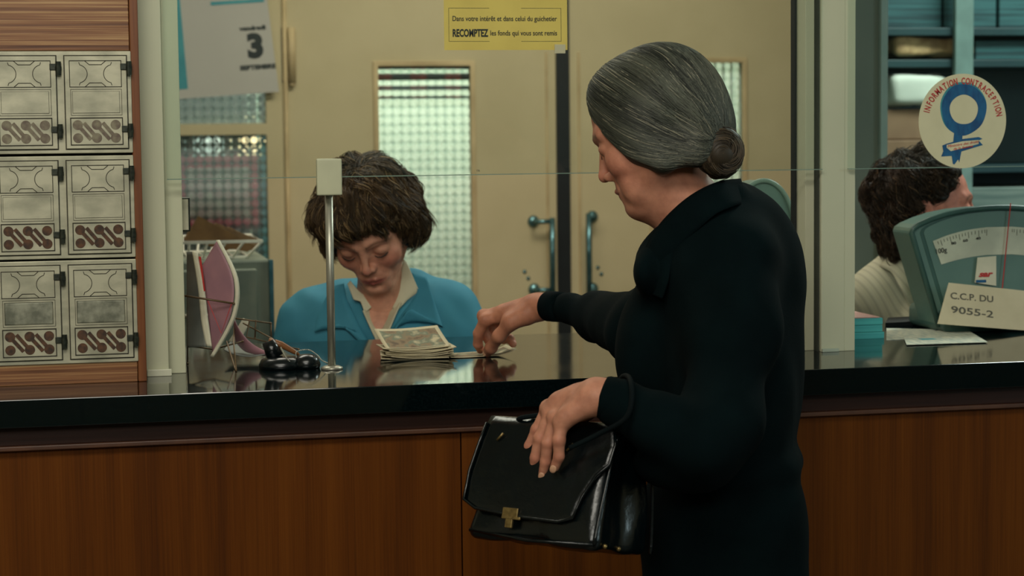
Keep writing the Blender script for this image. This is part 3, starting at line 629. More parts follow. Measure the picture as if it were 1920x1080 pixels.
for ri, (pt, pb2) in enumerate(rows):
    zt = XY(190, pt)[1]; zb = XY(190, pb2)[1]; H = zt-zb; s = H/191.0
    fr = metal_frame(zt, zb); zone = ri == 0
    for ci, off in enumerate((0, -129.5, -259)):
        xr_ = xf1+off*s-9*s; xl_ = xr_-113*s; zd1 = zt-9.5*s; zd0 = zb+9*s
        dr = MB().box((xl_, y_-.010, zd0), (xr_, y_-.0062, zd1), .0006).build('hatch_door', M['zinc'], fr)
        g = MB(); rectl(g, xl_-.0005, zd0-.0005, xr_+.0005, zd1+.0005, y_-.0062, .0012, .0006)
        px0, px1 = xl_+9*s, xr_-10*s
        bands = [(zd1-9*s, zd1-57*s), (zd1-62*s, zd1-110*s), (zd1-116*s, zd1-165*s)]
        if True:
            # upper plate: ticket holder with bitten sides
            a, b = bands[0]; rectl(g, px0, b, px1, a, y_-.0100, .0009, .0008)
            cy = (a+b)/2; hw = (px1-px0); R = 17*s
            for sx, xx in ((1, px0), (-1, px1)):
                arc = [(xx+sx*(15*s+R*math.cos(t)), cy+R*math.sin(t)) for t in np.linspace(-1.35, 1.35, 14)]
                g.tube([(xx+sx*17*s, y_-.0104, b+.002)]+[(p[0], y_-.0104, p[1]) for p in arc]+[(xx+sx*17*s, y_-.0104, a-.002)], .00055, 5)
            for sz, zz in ((1, b), (-1, a)):
                g.tube([(px0+28*s, y_-.0104, zz), (px0+36*s, y_-.0104, zz+sz*7*s), (px1-36*s, y_-.0104, zz+sz*7*s), (px1-28*s, y_-.0104, zz)], .00055, 5)
        a, b = bands[1]; rectl(g, px0+1*s, b, px1, a, y_-.0100, .0005, .0006)
        MB().box((px0+4*s, y_-.0108, b+4*s), (px1-4*s, y_-.0101, a-4*s), .0012 if ri == 2 else .0003).build('blank_plate', M['zincdark'] if ri == 2 else M['zinc'], dr)
        rectl(g, px0+4*s, b+4*s, px1-4*s, a-4*s, y_-.0101, .0004, .0004)
        a, b = bands[2]; rectl(g, px0, b, px1, a, y_-.0100, .0012, .0010)
        g.build('engraved_line', M['groove'], dr)
        w_ = px1-px0; h_ = a-b; gs = MB(); rc = 9.3*s; ty = a-12.5*s; by_ = b+12*s
        def disc(x, z, r=rc): gs.lathe([(0, 0), (r, 0), (r*.97, .0006), (0, .0006)], (x, y_-.0101, z), 18, 'Y')
        def bar(xa_, za_, xb_, zb_, wd=3.5*s):
            d = Vector((xb_-xa_, 0, zb_-za_)).normalized(); n = Vector((-d.z, 0, d.x))*wd
            gs.prism([Vector((xa_, y_-.0101, za_))+n, Vector((xa_, y_-.0101, za_))-n, Vector((xb_, y_-.0101, zb_))-n, Vector((xb_, y_-.0101, zb_))+n], (0, -.0005, 0))
        for t in (.13, .5): disc(px0+t*w_, ty); bar(px0+t*w_, ty, px0+(t+.25)*w_, by_-3*s)
        for t in (.5, .87): disc(px0+t*w_, by_); bar(px0+t*w_, by_, px0+(t-.25)*w_, ty+4*s)
        disc(px0+.13*w_, by_); disc(px0+.87*w_, ty)
        gs.build('grille_slot', M['greyslot'] if (ri == 0) else M['rust'], dr)
        if ci < 2:
            for zz in (zd1-23*s, zd0+33*s):
                hb = MB(); hb.box((xr_-11*s, y_-.0125, zz-3*s), (xr_+2*s, y_-.0102, zz+9*s), .0008); hb.tube([(xr_+5*s, y_-.0125, zz-13*s), (xr_+5*s, y_-.0125, zz+13*s)], .0042, 12)
                hb.tube([(xr_+5*s, y_-.0125, zz-4*s), (xr_+5*s, y_-.0125, zz+4*s)], .0048, 12); hb.build('door_hinge', M['hinge'], dr, False)
# ------------------------------------------------------------------ people
def head_field(lo, hi, h=.0017, age=0, jaw=1.0, ears=True, nose=1.0):
    nx = .094+(.103-.094)*nose; nz = -.035+(1-nose)*.006
    f = Field(lo, hi, h)
    f.ell((-.014, 0, .028), (.088, .071, .073), .01)
    f.ell((.024, 0, .026), (.059, .062, .060), .02)
    f.ell((.026, 0, -.028), (.055, .058*jaw, .060), .03)
    f.ell((.045, 0, -.060), (.040, .040, .040), .02)
    for s in (1, -1):
        f.cone((-.004, s*.056*jaw, -.045), (.066, s*.014, -.092), .016, .014, .022)      # jaw
        f.ell((.056, s*.040, -.030), (.022, .022, .022), .022)                         # cheekbone
        f.cone((.084, s*.012, .017), (.066, s*.044, .017), .007, .008, .014)              # brow
    f.ell((.074, 0, -.094), (.018, .022, .016), .018)
    if age: f.ell((.052, 0, -.093), (.030, .030, .018), .02)
    for s in (1, -1):
        f.ell((.092, s*.031, -.003), (.014, .018, .0105), .012, 'sub')
        f.ell((.0675, s*.0315, -.003), (.0165, .0165, .0135), .004)                       # lidded eye
        R = [[1, 0, 0], [0, 1, 0], [0, 0, 1]]
        f.chain([(.0815, s*.018, -.010), (.0845, s*.029, -.0125), (.0795, s*.044, -.010)], [.0009]*3, .0018, 'sub')  # lid crease
        f.chain([(.082, s*.018, .003), (.083, s*.030, .0065), (.077, s*.045, .002)], [.0008]*3, .0025, 'sub')
    f.cone((.083, 0, .008), (nx, 0, nz+.005), .0062, .0045+.0033*nose, .010)                         # nose bridge
    f.ell((nx, 0, nz), (.0095, .0070+.0022*nose, .0080), .006)
    for s in (1, -1):
        f.ell((nx-.0105, s*(.0085+.003*nose), nz-.004), (.0098, .0062, .0068), .005)
        f.ell((nx-.0045, s*.0058, nz-.0095), (.0045, .0026, .0025), .002, 'sub')
    f.ell((.076, 0, -.066), (.016, .028, .022), .014)                                    # mouth mound
    f.chain([(.086, -.021, -.0655), (.0925, -.007, -.0618), (.0915, 0, -.0632), (.0925, .007, -.0618), (.086, .021, -.0655)], [.002, .0036, .0034, .0036, .002], .003)
    f.chain([(.085, -.019, -.0685), (.0905, 0, -.0735), (.085, .019, -.0685)], [.002, .0048, .002], .003)
    f.chain([(.086, -.0235, -.0668), (.0955, -.008, -.0672), (.096, 0, -.0678), (.0955, .008, -.0672), (.086, .0235, -.0668)], [.0008]*5, .0015, 'sub')
    f.ell((.093, 0, -.0825), (.006, .016, .0045), .008, 'sub')
    if age:
        for s in (1, -1):
            f.chain([(.090, s*.019, -.042), (.080, s*.031, -.060), (.070, s*.032, -.078)], [.0012]*3, .006, 'sub')
            f.ell((.058, s*.034, -.070), (.018, .016, .022), .012)
    else:
        for s in (1, -1): f.chain([(.091, s*.018, -.044), (.083, s*.029, -.058)], [.0008]*2, .006, 'sub')
    if ears:
        for s in (1, -1):
            a = -.18; R = np.array([[math.cos(a), 0, math.sin(a)], [0, 1, 0], [-math.sin(a), 0, math.cos(a)]])
            f.ell((-.008, s*.072, -.010), (.018, .0085, .031), .005, 'add', R); f.ell((-.004, s*.081, -.006), (.0095, .006, .018), .003, 'sub', R); f.ell((-.001, s*.071, -.034), (.008, .006, .009), .004)
    return f
def skin_cols(V, base, lips, blush, brow=None):
    V = np.asarray(V); c = np.tile(np.array(lin(base)), (len(V), 1)); x, y, z = V.T
    def mix(m, col): 
        m = np.clip(m, 0, 1)[:, None]; return c*(1-m)+np.array(lin(col))*m
    g = np.exp(-(((np.abs(y)-.042)/.02)**2+((z+.035)/.022)**2+((x-.065)/.03)**2)); c = mix(g*.65, blush)
    g = np.exp(-((y/.012)**2+((z+.034)/.012)**2+((x-.105)/.014)**2)); c = mix(g*.5, blush)
    zl = np.where(z > -.0675, -.0632-.0*np.abs(y), -.0725)
    g = np.clip(1.6-(((y)/.0235)**2+((z+.0678)/.0092)**2)*1.15, 0, 1)*(x > .078); c = mix(g, lips)
    if brow is not None:
        zb = .0165+.004*np.sin(np.clip((np.abs(y)-.012)/.034, 0, 1)*3.1); g = np.exp(-((z-zb)/.0034)**2)*((np.abs(y) > .010)*(np.abs(y) < .050))*(x > .05); c = mix(g*.75, brow)
    return c
def orient(fh, pitch, roll=0):
    """head frame: columns forward, left, up, from a horizontal facing vector; pitch down in radians"""
    fh = Vector((fh[0], fh[1], 0)).normalized(); z = Vector((0, 0, 1)); f = fh*math.cos(pitch)-z*math.sin(pitch); u = fh*math.sin(pitch)+z*math.cos(pitch)
    if roll: q = Matrix.Rotation(roll, 3, f); u = q @ u
    l = u.cross(f); return Matrix((f, l, u)).transposed()
def head_mat(R, anchor_local, world): return Matrix.Translation(Vector(world)-R @ Vector(anchor_local)) @ R.to_4x4()
def surf_r(F, c, dirs, r0=.17, r1=.03, n=110):
    """outermost radius where the field is inside, along unit dirs (...,3)"""
    rs = np.linspace(r0, r1, n); best = np.full(dirs.shape[:-1], r1); done = np.zeros(dirs.shape[:-1], bool)
    for r in rs:
        v = F.sample(c+dirs*r); hit = (v < 0) & ~done; best[hit] = r; done |= hit
    return best
def unit(v): return v/(np.linalg.norm(v, axis=-1, keepdims=True)+1e-12)
def eyelash(mb, s, lw=1.0, half=False):
    pts = [Vector((.0822, s*.019, -.0105)), Vector((.0850, s*.025, -.0132)), Vector((.0846, s*.033, -.0140)), Vector((.0820, s*.040, -.0122)), Vector((.0775, s*.046, -.0090))]
    if half: mb.tube(pts[2:], [k_*lw for k_ in (.0008, .0010, .0004)], 6); return
    mb.tube(pts, [k_*lw for k_ in (.0004, .0009, .0011, .0010, .0004)], 6)
def lashes(H, m, par, lw=1.0, half=False):
    for s in (1, -1): mb = MB(); mb.X = H; eyelash(mb, s, lw, half); mb.build('eyelash', m, par)
def finger(f, pts, r0, r1, k=.003): 
    n = len(pts); f.chain(pts, [r0+(r1-r0)*i/(n-1) for i in range(n)], k)
M['skin_old'] = attr_mat('weathered_skin', .55, .35, .35, 500, Subsurface_Weight=.12, Subsurface_Scale=.006)
M['skin_young'] = attr_mat('fair_skin', .5, .35, .2, 600, Subsurface_Weight=.12, Subsurface_Scale=.006)
def hairmat(name, rough=.52, spec=.35): 
    m = base_mat(name, (.1, .1, .1), rough, 0, spec); T = NT(m); a = T.add('ShaderNodeAttribute', attribute_name='Col'); T.link(a.outputs['Color'], T.n['Principled BSDF'].inputs['Base Color']); return m
M['hair'] = hairmat('hair_strand')
def joinVQ(parts):
    V = []; Q = []; c = []; n = 0
    for v, q, col in parts:
        V.append(v); Q.append(q+n); c.append(np.broadcast_to(col, (len(v), 3)) if np.ndim(col) == 1 else col); n += len(v)
    return np.concatenate(V), np.concatenate(Q), np.concatenate(c)
def xf(V, X): X = np.array(X); return np.asarray(V)@X[:3, :3].T+X[:3, 3]
def lp_(*a): return np.array(PD(*a))
rng = np.random.RandomState(5)

# ================================================================== woman in black
DW = 2.83
vh = ray(1250, 300); vh = Vector((vh.x, vh.y, 0)).normalized(); rh = Vector((vh.y, -vh.x, 0))
AW = math.radians(17); fhW = -rh*math.cos(AW)+vh*math.sin(AW); lhW = Vector((0, 0, 1)).cross(fhW)
RW = orient(fhW, math.radians(26)); HW = head_mat(RW, (.083, .030, -.003), PD(1126, 285, DW-.02)); HWi = HW.inverted()
BW = np.array(Matrix((fhW, lhW, Vector((0, 0, 1)))).transposed())            # body axes
f = head_field((-.15, -.11, -.20), (.125, .11, .13), .0017, age=1, jaw=1.0, ears=False, nose=.85)
nk = [np.array(HWi @ PD(1262, 345, DW+.0)), np.array(HWi @ PD(1318, 440, DW))]
f.cone(nk[0], nk[1], .046, .058, .03)
f.cone(np.array((.045, .0, -.085)), (nk[0]+nk[1])/2, .022, .035, .03)
V, Q = f.mesh(1)
SK = (196, 138, 112); colH = skin_cols(V, SK, (166, 98, 86), (204, 120, 100), (132, 112, 94))
parts = [(xf(V, HW), Q, colH)]
# left hand, hanging relaxed over the bag
g = Field(np.array(PD(1040, 800, 2.63))-.13, np.array(PD(1040, 800, 2.63))+.15, .0014)
P = lp_
g.chain([P(1200, 762, 2.61), P(1150, 746, 2.615), P(1118, 744, 2.62)], [.022, .023, .0235], .01)
g.cone(P(1118, 742, 2.625), P(1052, 756, 2.655), .0225, .0165, .012)
g.cone(P(1116, 748, 2.61), P(1062, 782, 2.615), .0185, .0135, .012)
g.cone(P(1085, 745, 2.64), P(1030, 770, 2.665), .016, .012, .012)
kn = [(1029, 765, 2.672), (1033, 775, 2.655), (1042, 785, 2.637), (1053, 793, 2.618)]
mid = [(1007, 806, 2.676), (1012, 822, 2.656), (1027, 830, 2.636), (1048, 826, 2.614)]
dis = [(993, 836, 2.682), (1004, 858, 2.662), (1023, 865, 2.642), (1048, 856, 2.617)]
tip = [(983, 856, 2.688), (1000, 884, 2.670), (1018, 889, 2.650), (1040, 876, 2.624)]
for i in range(4):
    k = P(*kn[i]); g.cone(P(1085, 757, 2.645-i*.008), k, .0125, .0105, .008); g.ell(k, (.0112,)*3, .005)
    finger(g, [k, P(*mid[i])], .0098, .0080); finger(g, [P(*mid[i]), P(*dis[i]), P(*tip[i])], .0082, .0062)
    g.ell(P(*mid[i]), (.0084,)*3, .003)
g.chain([P(1100, 770, 2.66), P(1070, 790, 2.672), P(1048, 815, 2.674), P(1036, 838, 2.672)], [.014, .0115, .0095, .0075], .006)   # thumb, towards the bag
for a, b in (((1075, 742, 2.623), (1045, 768, 2.640)), ((1085, 748, 2.612), (1052, 780, 2.617))): g.cone(P(*a), P(*b), .002, .002, .006)
V, Q = g.mesh(1); cc = np.tile(np.array(lin(SK)), (len(V), 1))
def tint(V, cc, pts, r, col, amt):
    for p in pts:
        d = np.linalg.norm(V-P(*p), axis=1); m = np.clip(1-d/r, 0, 1)[:, None]*amt; cc = cc*(1-m)+np.array(lin(col))*m
    return cc
cc = tint(V, cc, mid+dis+kn, .012, (196, 112, 92), .5); parts.append((V, Q, cc))
# right hand pinching the note on the counter
hp = PZ(905, 668, ZC); Dn = depth(hp)
g = Field(np.array(PD(950, 610, Dn-.03))-.11, np.array(PD(960, 600, Dn-.04))+.14, .0014)
Dw = Dn-.07
g.chain([P(1090, 575, Dw-.07), P(1035, 574, Dw-.02), P(1006, 576, Dw)], [.017, .0205, .0215], .01)
g.cone(P(1010, 576, Dw), P(945, 588, Dw+.025), .0215, .0165, .012)
g.cone(P(1000, 578, Dw+.012), P(930, 592, Dw+.055), .019, .014, .012)
g.cone(P(985, 590, Dw-.004), P(955, 600, Dw+.0), .016, .0125, .010)
kI, kM, kR, kP = P(910, 600, Dw+.028), P(907, 592, Dw+.046), P(915, 594, Dw+.063), P(927, 602, Dw+.078)
for k in (kI, kM, kR, kP): g.cone(P(965, 585, Dw+.03), k, .0125, .0105, .008); g.ell(k, (.0112,)*3, .004)
finger(g, [kI, P(897, 625, Dw+.040)], .0100, .0088); finger(g, [P(897, 625, Dw+.040), P(896, 645, Dw+.052), P(901, 656, Dn+.004)], .0088, .0070)
finger(g, [kM, P(905, 622, Dw+.070), P(918, 640, Dw+.078), P(926, 652, Dw+.078)], .0096, .0070)
finger(g, [kR, P(925, 624, Dw+.088), P(944, 636, Dw+.084), P(957, 634, Dw+.072)], .0094, .0070)
finger(g, [kP, P(942, 622, Dw+.09), P(958, 638, Dw+.082), P(962, 645, Dw+.070)], .0084, .0064)
g.chain([P(985, 592, Dw-.006), P(958, 604, Dw-.006), P(936, 630, Dw+.010), P(921, 652, Dw+.040), P(914, 661, Dn-.014)], [.0155, .0125, .0105, .0092, .0078], .008)
V, Q = g.mesh(1); cc = np.tile(np.array(lin((186, 126, 98))), (len(V), 1)); parts.append((V, Q, cc))
# hidden trunk, legs and feet under the coat
b = Field((.2, -1.0, 0), (1.7, .5, 1.55), .014)
b.chain([P(1320, 420, DW), P(1360, 560, DW+.01), P(1370, 800, DW+.01), P(1380, 940, DW+.01)], [.04, .06, .06, .06], .03)
sl_, sr_ = P(1362, 500, DW-.115), P(1330, 500, DW+.125)
b.chain([P(1345, 490, DW), P(1385, 500, DW-.09), P(1378, 620, DW-.145), P(1350, 790, 2.63), P(1300, 815, 2.60), P(1200, 764, 2.61)], [.03, .03, .03, .03, .03, .020], .01); b.chain([P(1345, 490, DW), P(1320, 500, DW+.11), P(1250, 590, DW+.16), P(1190, 628, 2.97), P(1120, 594, Dw-.11), P(1080, 578, Dw-.065)], [.03, .03, .03, .028, .018, .015], .01)
pel = P(1380, 960, DW+.01)
for s in (.05, -.05):
    hipp = pel+np.array(lhW)*s; b.chain([hipp, np.array((hipp[0], hipp[1], .48)), np.array((hipp[0]+.0, hipp[1], .09))], [.055, .045, .035], .02)
    ft = np.array((hipp[0], hipp[1], .045)); b.cone(ft-np.array(fhW)*.03, ft+np.array(fhW)*.15, .034, .03, .02)
V, Q = b.mesh(1); parts.append((V, Q, np.array(lin((60, 44, 36)))))
V, Q, cc = joinVQ(parts)
W = mesh_np('person', V, Q, M['skin_old'], None, cc); tag(W, 'woman with a grey low bun and long black coat standing at the counter', 'person')
# lashes, nails
lashes(HW, mat('dark_lash', (86, 62, 48), rough=.7), W, .6, True)
M['nail'] = mat('pale_nail', (206, 160, 128), (198, 150, 120), rough=.35)
def nail(p, q, r, out):
    p, q = Vector(P(*p)), Vector(P(*q)); d = (q-p).normalized(); o = Vector(out); o = (o-d*o.dot(d)).normalized(); s = d.cross(o)
    c = q+o*(r-.0006); nl = MB(); nl.X = Matrix.Translation(c) @ Matrix((d, s, o)).transposed().to_4x4(); nl.sphere((0.0005, 0, 0), (.0062, .0048, .0014), 12); nl.build('fingernail', M['nail'], W, True)
toc = -Vector(ray(1000, 860))+Vector((-.25, 0, -.1))
for i in range(4): nail(dis[i], tip[i], .0066, toc)
nail((936, 630, Dw+.010), (915, 660, Dn-.015), .0080, -Vector(ray(915, 660))+Vector((-.3, 0, .2)))
# hair
hf = Field((-.16, -.12, -.15), (.12, .12, .15), .0022)
hf.ell((-.014, 0, .026), (.091, .082, .082), .01)
hf.ell((.026, 0, .060), (.048, .062, .044), .02)
for s in (1, -1):
    hf.ell((.004, s*.042, .010), (.054, .042, .060), .015); hf.cone((.012, s*.050, -.020), (-.050, s*.040, -.060), .030, .028, .02)
    hf.cone((.014, s*.055, -.030), (-.002, s*.056, -.058), .022, .020, .015)
hf.ell((-.070, 0, -.012), (.036, .060, .062), .02); hf.ell((-.056, 0, -.055), (.030, .045, .032), .02)
hf.ell((.075, 0, -.035), (.045, .075, .072), .008, 'sub'); hf.ell((.115, 0, .01), (.052, .07, .050), .006, 'sub')
V, Q = hf.mesh(2); cs = np.tile(np.array(lin((44, 46, 38))), (len(V), 1))
hairparts = [(V, Q, cs)]
c0 = np.array((-.012, 0, .0)); n = 9500; k = 26
q_ = rng.rand(n, 1); sg = np.where(rng.rand(n, 1) < .40, -1, 1)
sp = np.array([(.074, 0, .066), (.055, 0, .092), (.010, 0, .106), (-.045, 0, .100), (-.085, 0, .070)]); mp = np.array([(.014, .125, -.108), (.000, .120, -.030), (-.050, .100, .050), (-.110, .060, .080), (-.128, .004, .020)])
qi = np.clip(q_*4, 0, 3.999); ii = qi.astype(int)[:, 0]; ff = qi-ii[:, None]
st = sp[ii]*(1-ff)+sp[ii+1]*ff+rng.randn(n, 3)*np.array((.004, .0, .003)); st[:, 1:2] += sg*np.abs(rng.randn(n, 1))*.006
md = (mp[ii]*(1-ff)+mp[ii+1]*ff)*(1+rng.randn(n, 1)*.07); md[:, 1:2] *= sg
en = np.array((-.070, 0.020, -.064))+rng.randn(n, 3)*np.array((.004, .012, .012))
t0 = rng.rand(n, 1)*.55*(rng.rand(n, 1) < .75); t1 = 1-rng.rand(n, 1)*.25*(rng.rand(n, 1) < .5); tt = (t0+(t1-t0)*np.linspace(0, 1, k)[None, :])[..., None]
B_ = (1-tt)**2*(st-c0)[:, None]+2*tt*(1-tt)*md[:, None]+tt**2*(en-c0)[:, None]; D = unit(B_); r = surf_r(hf, c0, D, .16, .045); ok_ = (r > .047).all(axis=1); D = D[ok_]; r = r[ok_]; st = st[ok_]; q_ = q_[ok_]; n = len(r)
ker = np.array([.25, .5, .25]); 
for _ in range(2): r[:, 1:-1] = r[:, :-2]*.25+r[:, 1:-1]*.5+r[:, 2:]*.25
PTS = c0+D*(r+.0006+.0012*rng.rand(n, 1)+.0007*np.sin(np.linspace(0, 9, k)[None, :]+rng.rand(n, 1)*6))[..., None]
cl = noise3(q_[:, 0]*22+9, q_[:, 0]*3+40, st[:, 1]*50+70); cl = np.clip((cl-.25)*1.7+rng.randn(n)*.22, 0, 1)[:, None]
cols = np.array(lin((36, 39, 33)))*(1-cl)+np.array(lin((92, 95, 82)))*cl; hl = (rng.rand(n) < .07)[:, None]; cols = np.where(hl, np.array(lin((140, 136, 116))), cols)
V, Q, cs = strands(PTS, .00045+.00035*rng.rand(n), cols); hairparts.append((V, Q, cs))
V, Q, cs = joinVQ(hairparts); hair = mesh_np('hair', V, Q, M['hair'], W, cs, HW)
# bun: coiled rope of hair
bc = np.array((-.072, .026, -.080)); bf = Field(bc-.06, bc+.06, .002)
ax = unit(np.array((-.50, .72, -.30))); e1 = unit(np.cross(ax, (0, 1, 0))); e2 = np.cross(ax, e1)
def coil(ph, R, turns, off, rr):
    t = np.linspace(0, turns*2*math.pi, int(18*turns)); return [bc+e1*math.cos(a+ph)*R*(1-.35*a/t[-1])+e2*math.sin(a+ph)*R*(1-.35*a/t[-1])+ax*(off+.006*a/t[-1]) for a in t], rr
coils = [coil(0, .026, 1.4, -.008, .0130), coil(2.4, .024, 1.3, .003, .0115), coil(4.2, .014, 1.2, .007, .0125)]
bf.ell(bc, (.022, .026, .026), .004); bf.cone(np.array((-.058, 0.01, -.062)), bc, .026, .024, .01)
for pts, rr in coils: bf.chain(pts, [rr]*len(pts), .0025)
V, Q = bf.mesh(1); bp = [(V, Q, np.tile(np.array(lin((52, 44, 32))), (len(V), 1)))]
BP = []; 
for pts, rr in coils:
    pts = np.array(pts); m = len(pts); T_ = unit(np.gradient(pts, axis=0)); U_ = unit(np.cross(T_, ax)); W_2 = np.cross(T_, U_)
    for j in range(230):
        a0 = rng.rand()*6.28; s0 = rng.randint(0, max(1, m-9)); idx = np.linspace(s0, min(m-1, s0+8), 12); i_ = idx.astype(int); a = a0+np.linspace(0, 1.6, 12)
        BP.append(pts[i_]*(1-(idx-i_))[:, None]+pts[np.minimum(i_+1, m-1)]*(idx-i_)[:, None]+(U_[i_]*np.cos(a)[:, None]+W_2[i_]*np.sin(a)[:, None])*(rr+.0022))
BP = np.array(BP); cl = np.clip(rng.rand(len(BP), 1)*1.1-.1, 0, 1); cols = np.array(lin((40, 34, 26)))*(1-cl)+np.array(lin((100, 84, 64)))*cl
V, Q, cs = strands(BP, np.full(len(BP), .0006), cols); bp.append((V, Q, cs)); V, Q, cs = joinVQ(bp); o = mesh_np('hair_bun', V, Q, M['hair'], W, cs, HW); o['label'] = 'brown grey coiled bun low on the neck'
# coat
M['coat'] = mat('black_wool_coat', (4, 18, 20), (2, 13, 15), (14, 14, 14), 5, rough=.93, spec=.08, bump=.3, bscale=(500, 500, 500))
cf = Field((.15, -1.05, .30), (1.75, .65, 1.42), .0065)
f3 = np.array(fhW); l3 = np.array(lhW); z3 = np.array((0, 0, 1.))
cf.ell(P(1368, 600, DW), (.092, .150, .20), .02, R=BW); cf.ell(P(1362, 500, DW), (.086, .150, .085), .03, R=BW)
cf.ell(P(1428, 540, DW+.0), (.042, .120, .12), .03, R=BW); cf.ell(P(1398, 480, DW), (.050, .110, .050), .03, R=BW)
cf.ell(P(1375, 760, DW), (.088, .145, .17), .04, R=BW)
cf.cone(P(1358, 860, DW), P(1360, 980, DW), .095, .111, .02); cf.cone(P(1360, 980, DW), P(1368, 1180, DW)-z3*.1, .111, .127, .03)
for a, bq, r1, r2 in (((1380, 480), (1372, 850), .0, .0),): pass
cf.ell(P(1376, 870, DW), (.096, .128, .05), .01, R=BW)
cf.chain([P(1385, 430, DW), P(1330, 450, DW-.02), P(1262, 475, DW-.02)], [.045, .05, .036], .03)
cf.chain([P(1375, 372, DW-.045), P(1320, 395, DW-.055), P(1268, 432, DW-.055), P(1232, 480, DW-.045)], [.022, .020, .019, .020], .012)
cf.chain([P(1380, 378, DW+.04), P(1330, 400, DW+.06), P(1270, 440, DW+.05), P(1225, 490, DW+.0)], [.020]*4, .012)
cf.ell(P(1240, 505, DW-.02), (.030, .10, .045), .02, R=BW)
# near arm
cf.chain([P(1385, 490, DW-.10), P(1378, 620, DW-.145), P(1350, 790, 2.63), P(1318, 828, 2.60)], [.052, .052, .052, .052], .05)
cf.chain([P(1318, 828, 2.60), P(1240, 796, 2.605), P(1165, 757, 2.615), P(1146, 750, 2.617)], [.054, .045, .033, .0295], .015)
cf.ell(P(1283, 866, 2.66), (.07, .06, .04), .04, R=BW)
# far arm
cf.chain([P(1330, 490, DW+.135), P(1250, 590, DW+.16), P(1194, 626, 2.97)], [.055, .050, .045], .04); cf.ell(P(1235, 650, DW+.03), (.060, .10, .10), .03, R=BW)
cf.chain([P(1194, 626, 2.97), P(1120, 597, Dw-.11), P(1065, 578, Dw-.05), P(1034, 574, Dw-.02)], [.046, .035, .0255, .0235], .02)
cf.ell(P(1112, 566, Dw-.09), (.018, .018, .016), .010); cf.ell(P(1150, 575, Dw-.12), (.02, .02, .016), .015)
cf.cone(P(1215, 600, DW+.13), P(1125, 582, Dw-.11), .044, .028, .02)
# cut the cuffs flat, hollow them
wl = P(1125, 744, 2.62); dl = unit(P(1125, 744, 2.62)-P(1190, 764, 2.61)); cf.ell(wl+dl*.032, (.055, .055, .055), .0, 'sub') if False else None
def cutplane(F, c, d, R, L=.06):
    S = F.sl(c-R-L, c+R+L); x, y, z = F.grid(S); t = (x-c[0])*d[0]+(y-c[1])*d[1]+(z-c[2])*d[2]; rr = np.sqrt(np.maximum((x-c[0])**2+(y-c[1])**2+(z-c[2])**2-t*t, 0))
    A = F.F[S]; m = (rr < R) & (t < L) & (t > -.03); A2 = np.maximum(A, t); F.F[S] = np.where(m, A2, A)
cutplane(cf, P(1131, 744, 2.617), dl, .05); wr = P(1021, 574, Dw-.01); dr_ = unit(wr-P(1065, 577, Dw-.05)); cutplane(cf, wr, dr_, .05)
# cloth folds
x, y, z = cf.grid((slice(None),)*3); nn = noise3(x*9+y*5, y*9+3, z*5+x*3+7)-.5; n2 = noise3(x*22+z*9, y*22+1, z*14+4)-.5
near = np.abs(cf.F) < .05; cf.F += np.where(near, nn*.012+n2*.005, 0).astype(np.float32)
V, Q = cf.mesh(1); coat = mesh_np('coat', V, Q, M['coat'], W)
# collar: folded band standing round the neck, and the lapel
def bandsheet(name, a, b, th, m, par, nv=6, bulge=0):
    a = [Vector(P(*p)) for p in a]; b = [Vector(P(*p)) for p in b]; n = len(a)-1
    def cr(pts, u):
        x = u*n; i = min(int(x), n-1); f = x-i; p0 = pts[max(i-1, 0)]; p1 = pts[i]; p2 = pts[i+1]; p3 = pts[min(i+2, n)]
        return .5*((2*p1)+(p2-p0)*f+(2*p0-5*p1+4*p2-p3)*f*f+(3*p1-p0-3*p2+p3)*f**3)
    mb = MB(); mb.sheet(lambda u, v: cr(a, u).lerp(cr(b, u), v)-Vector(ray(1250, 450))*bulge*math.sin(v*3.14), n*6, nv, th); return mb.build(name, m, par, True)
bandsheet('collar', [(1206, 492, DW-.055), (1222, 448, DW-.075), (1252, 408, DW-.085), (1296, 370, DW-.085), (1345, 345, DW-.07), (1386, 338, DW-.035)],
          [(1212, 512, DW-.075), (1262, 482, DW-.10), (1300, 440, DW-.112), (1340, 404, DW-.115), (1375, 388, DW-.10), (1396, 382, DW-.05)], .004, M['coat'], coat, 6, .006)
bandsheet('lapel', [(1216, 455, DW-.06), (1200, 482, DW-.05), (1198, 510, DW-.045), (1206, 545, DW-.05)], [(1262, 470, DW-.105), (1256, 500, DW-.11), (1250, 530, DW-.11), (1240, 560, DW-.10)], .004, M['coat'], coat, 4, .006)
def cuff(c, d, r):
    c, d = Vector(c), Vector(d); MB().tube([c-d*.034, c-d*.016, c-d*.002, c+d*.001, c+d*.0], [r*1.0, r*1.03, r*1.02, r*.97, r*.80], 32).build('cuff', M['coat'], coat, True)
cuff(P(1131, 744, 2.617), dl, .0285); cuff(P(1027, 574, Dw-.018), dr_, .0245)
p0 = P(1212, 474, DW-.075); MB().sphere(p0, (.0016,)*3, 10).build('lapel_pin', base_mat('tiny_pin', (.7, .8, .75), .2, 1), coat, True)
mb = MB(); hp2 = [Vector(P(1240+i*20, 868+2*math.sin(i), DW-.14-.0*i)) for i in range(0)]
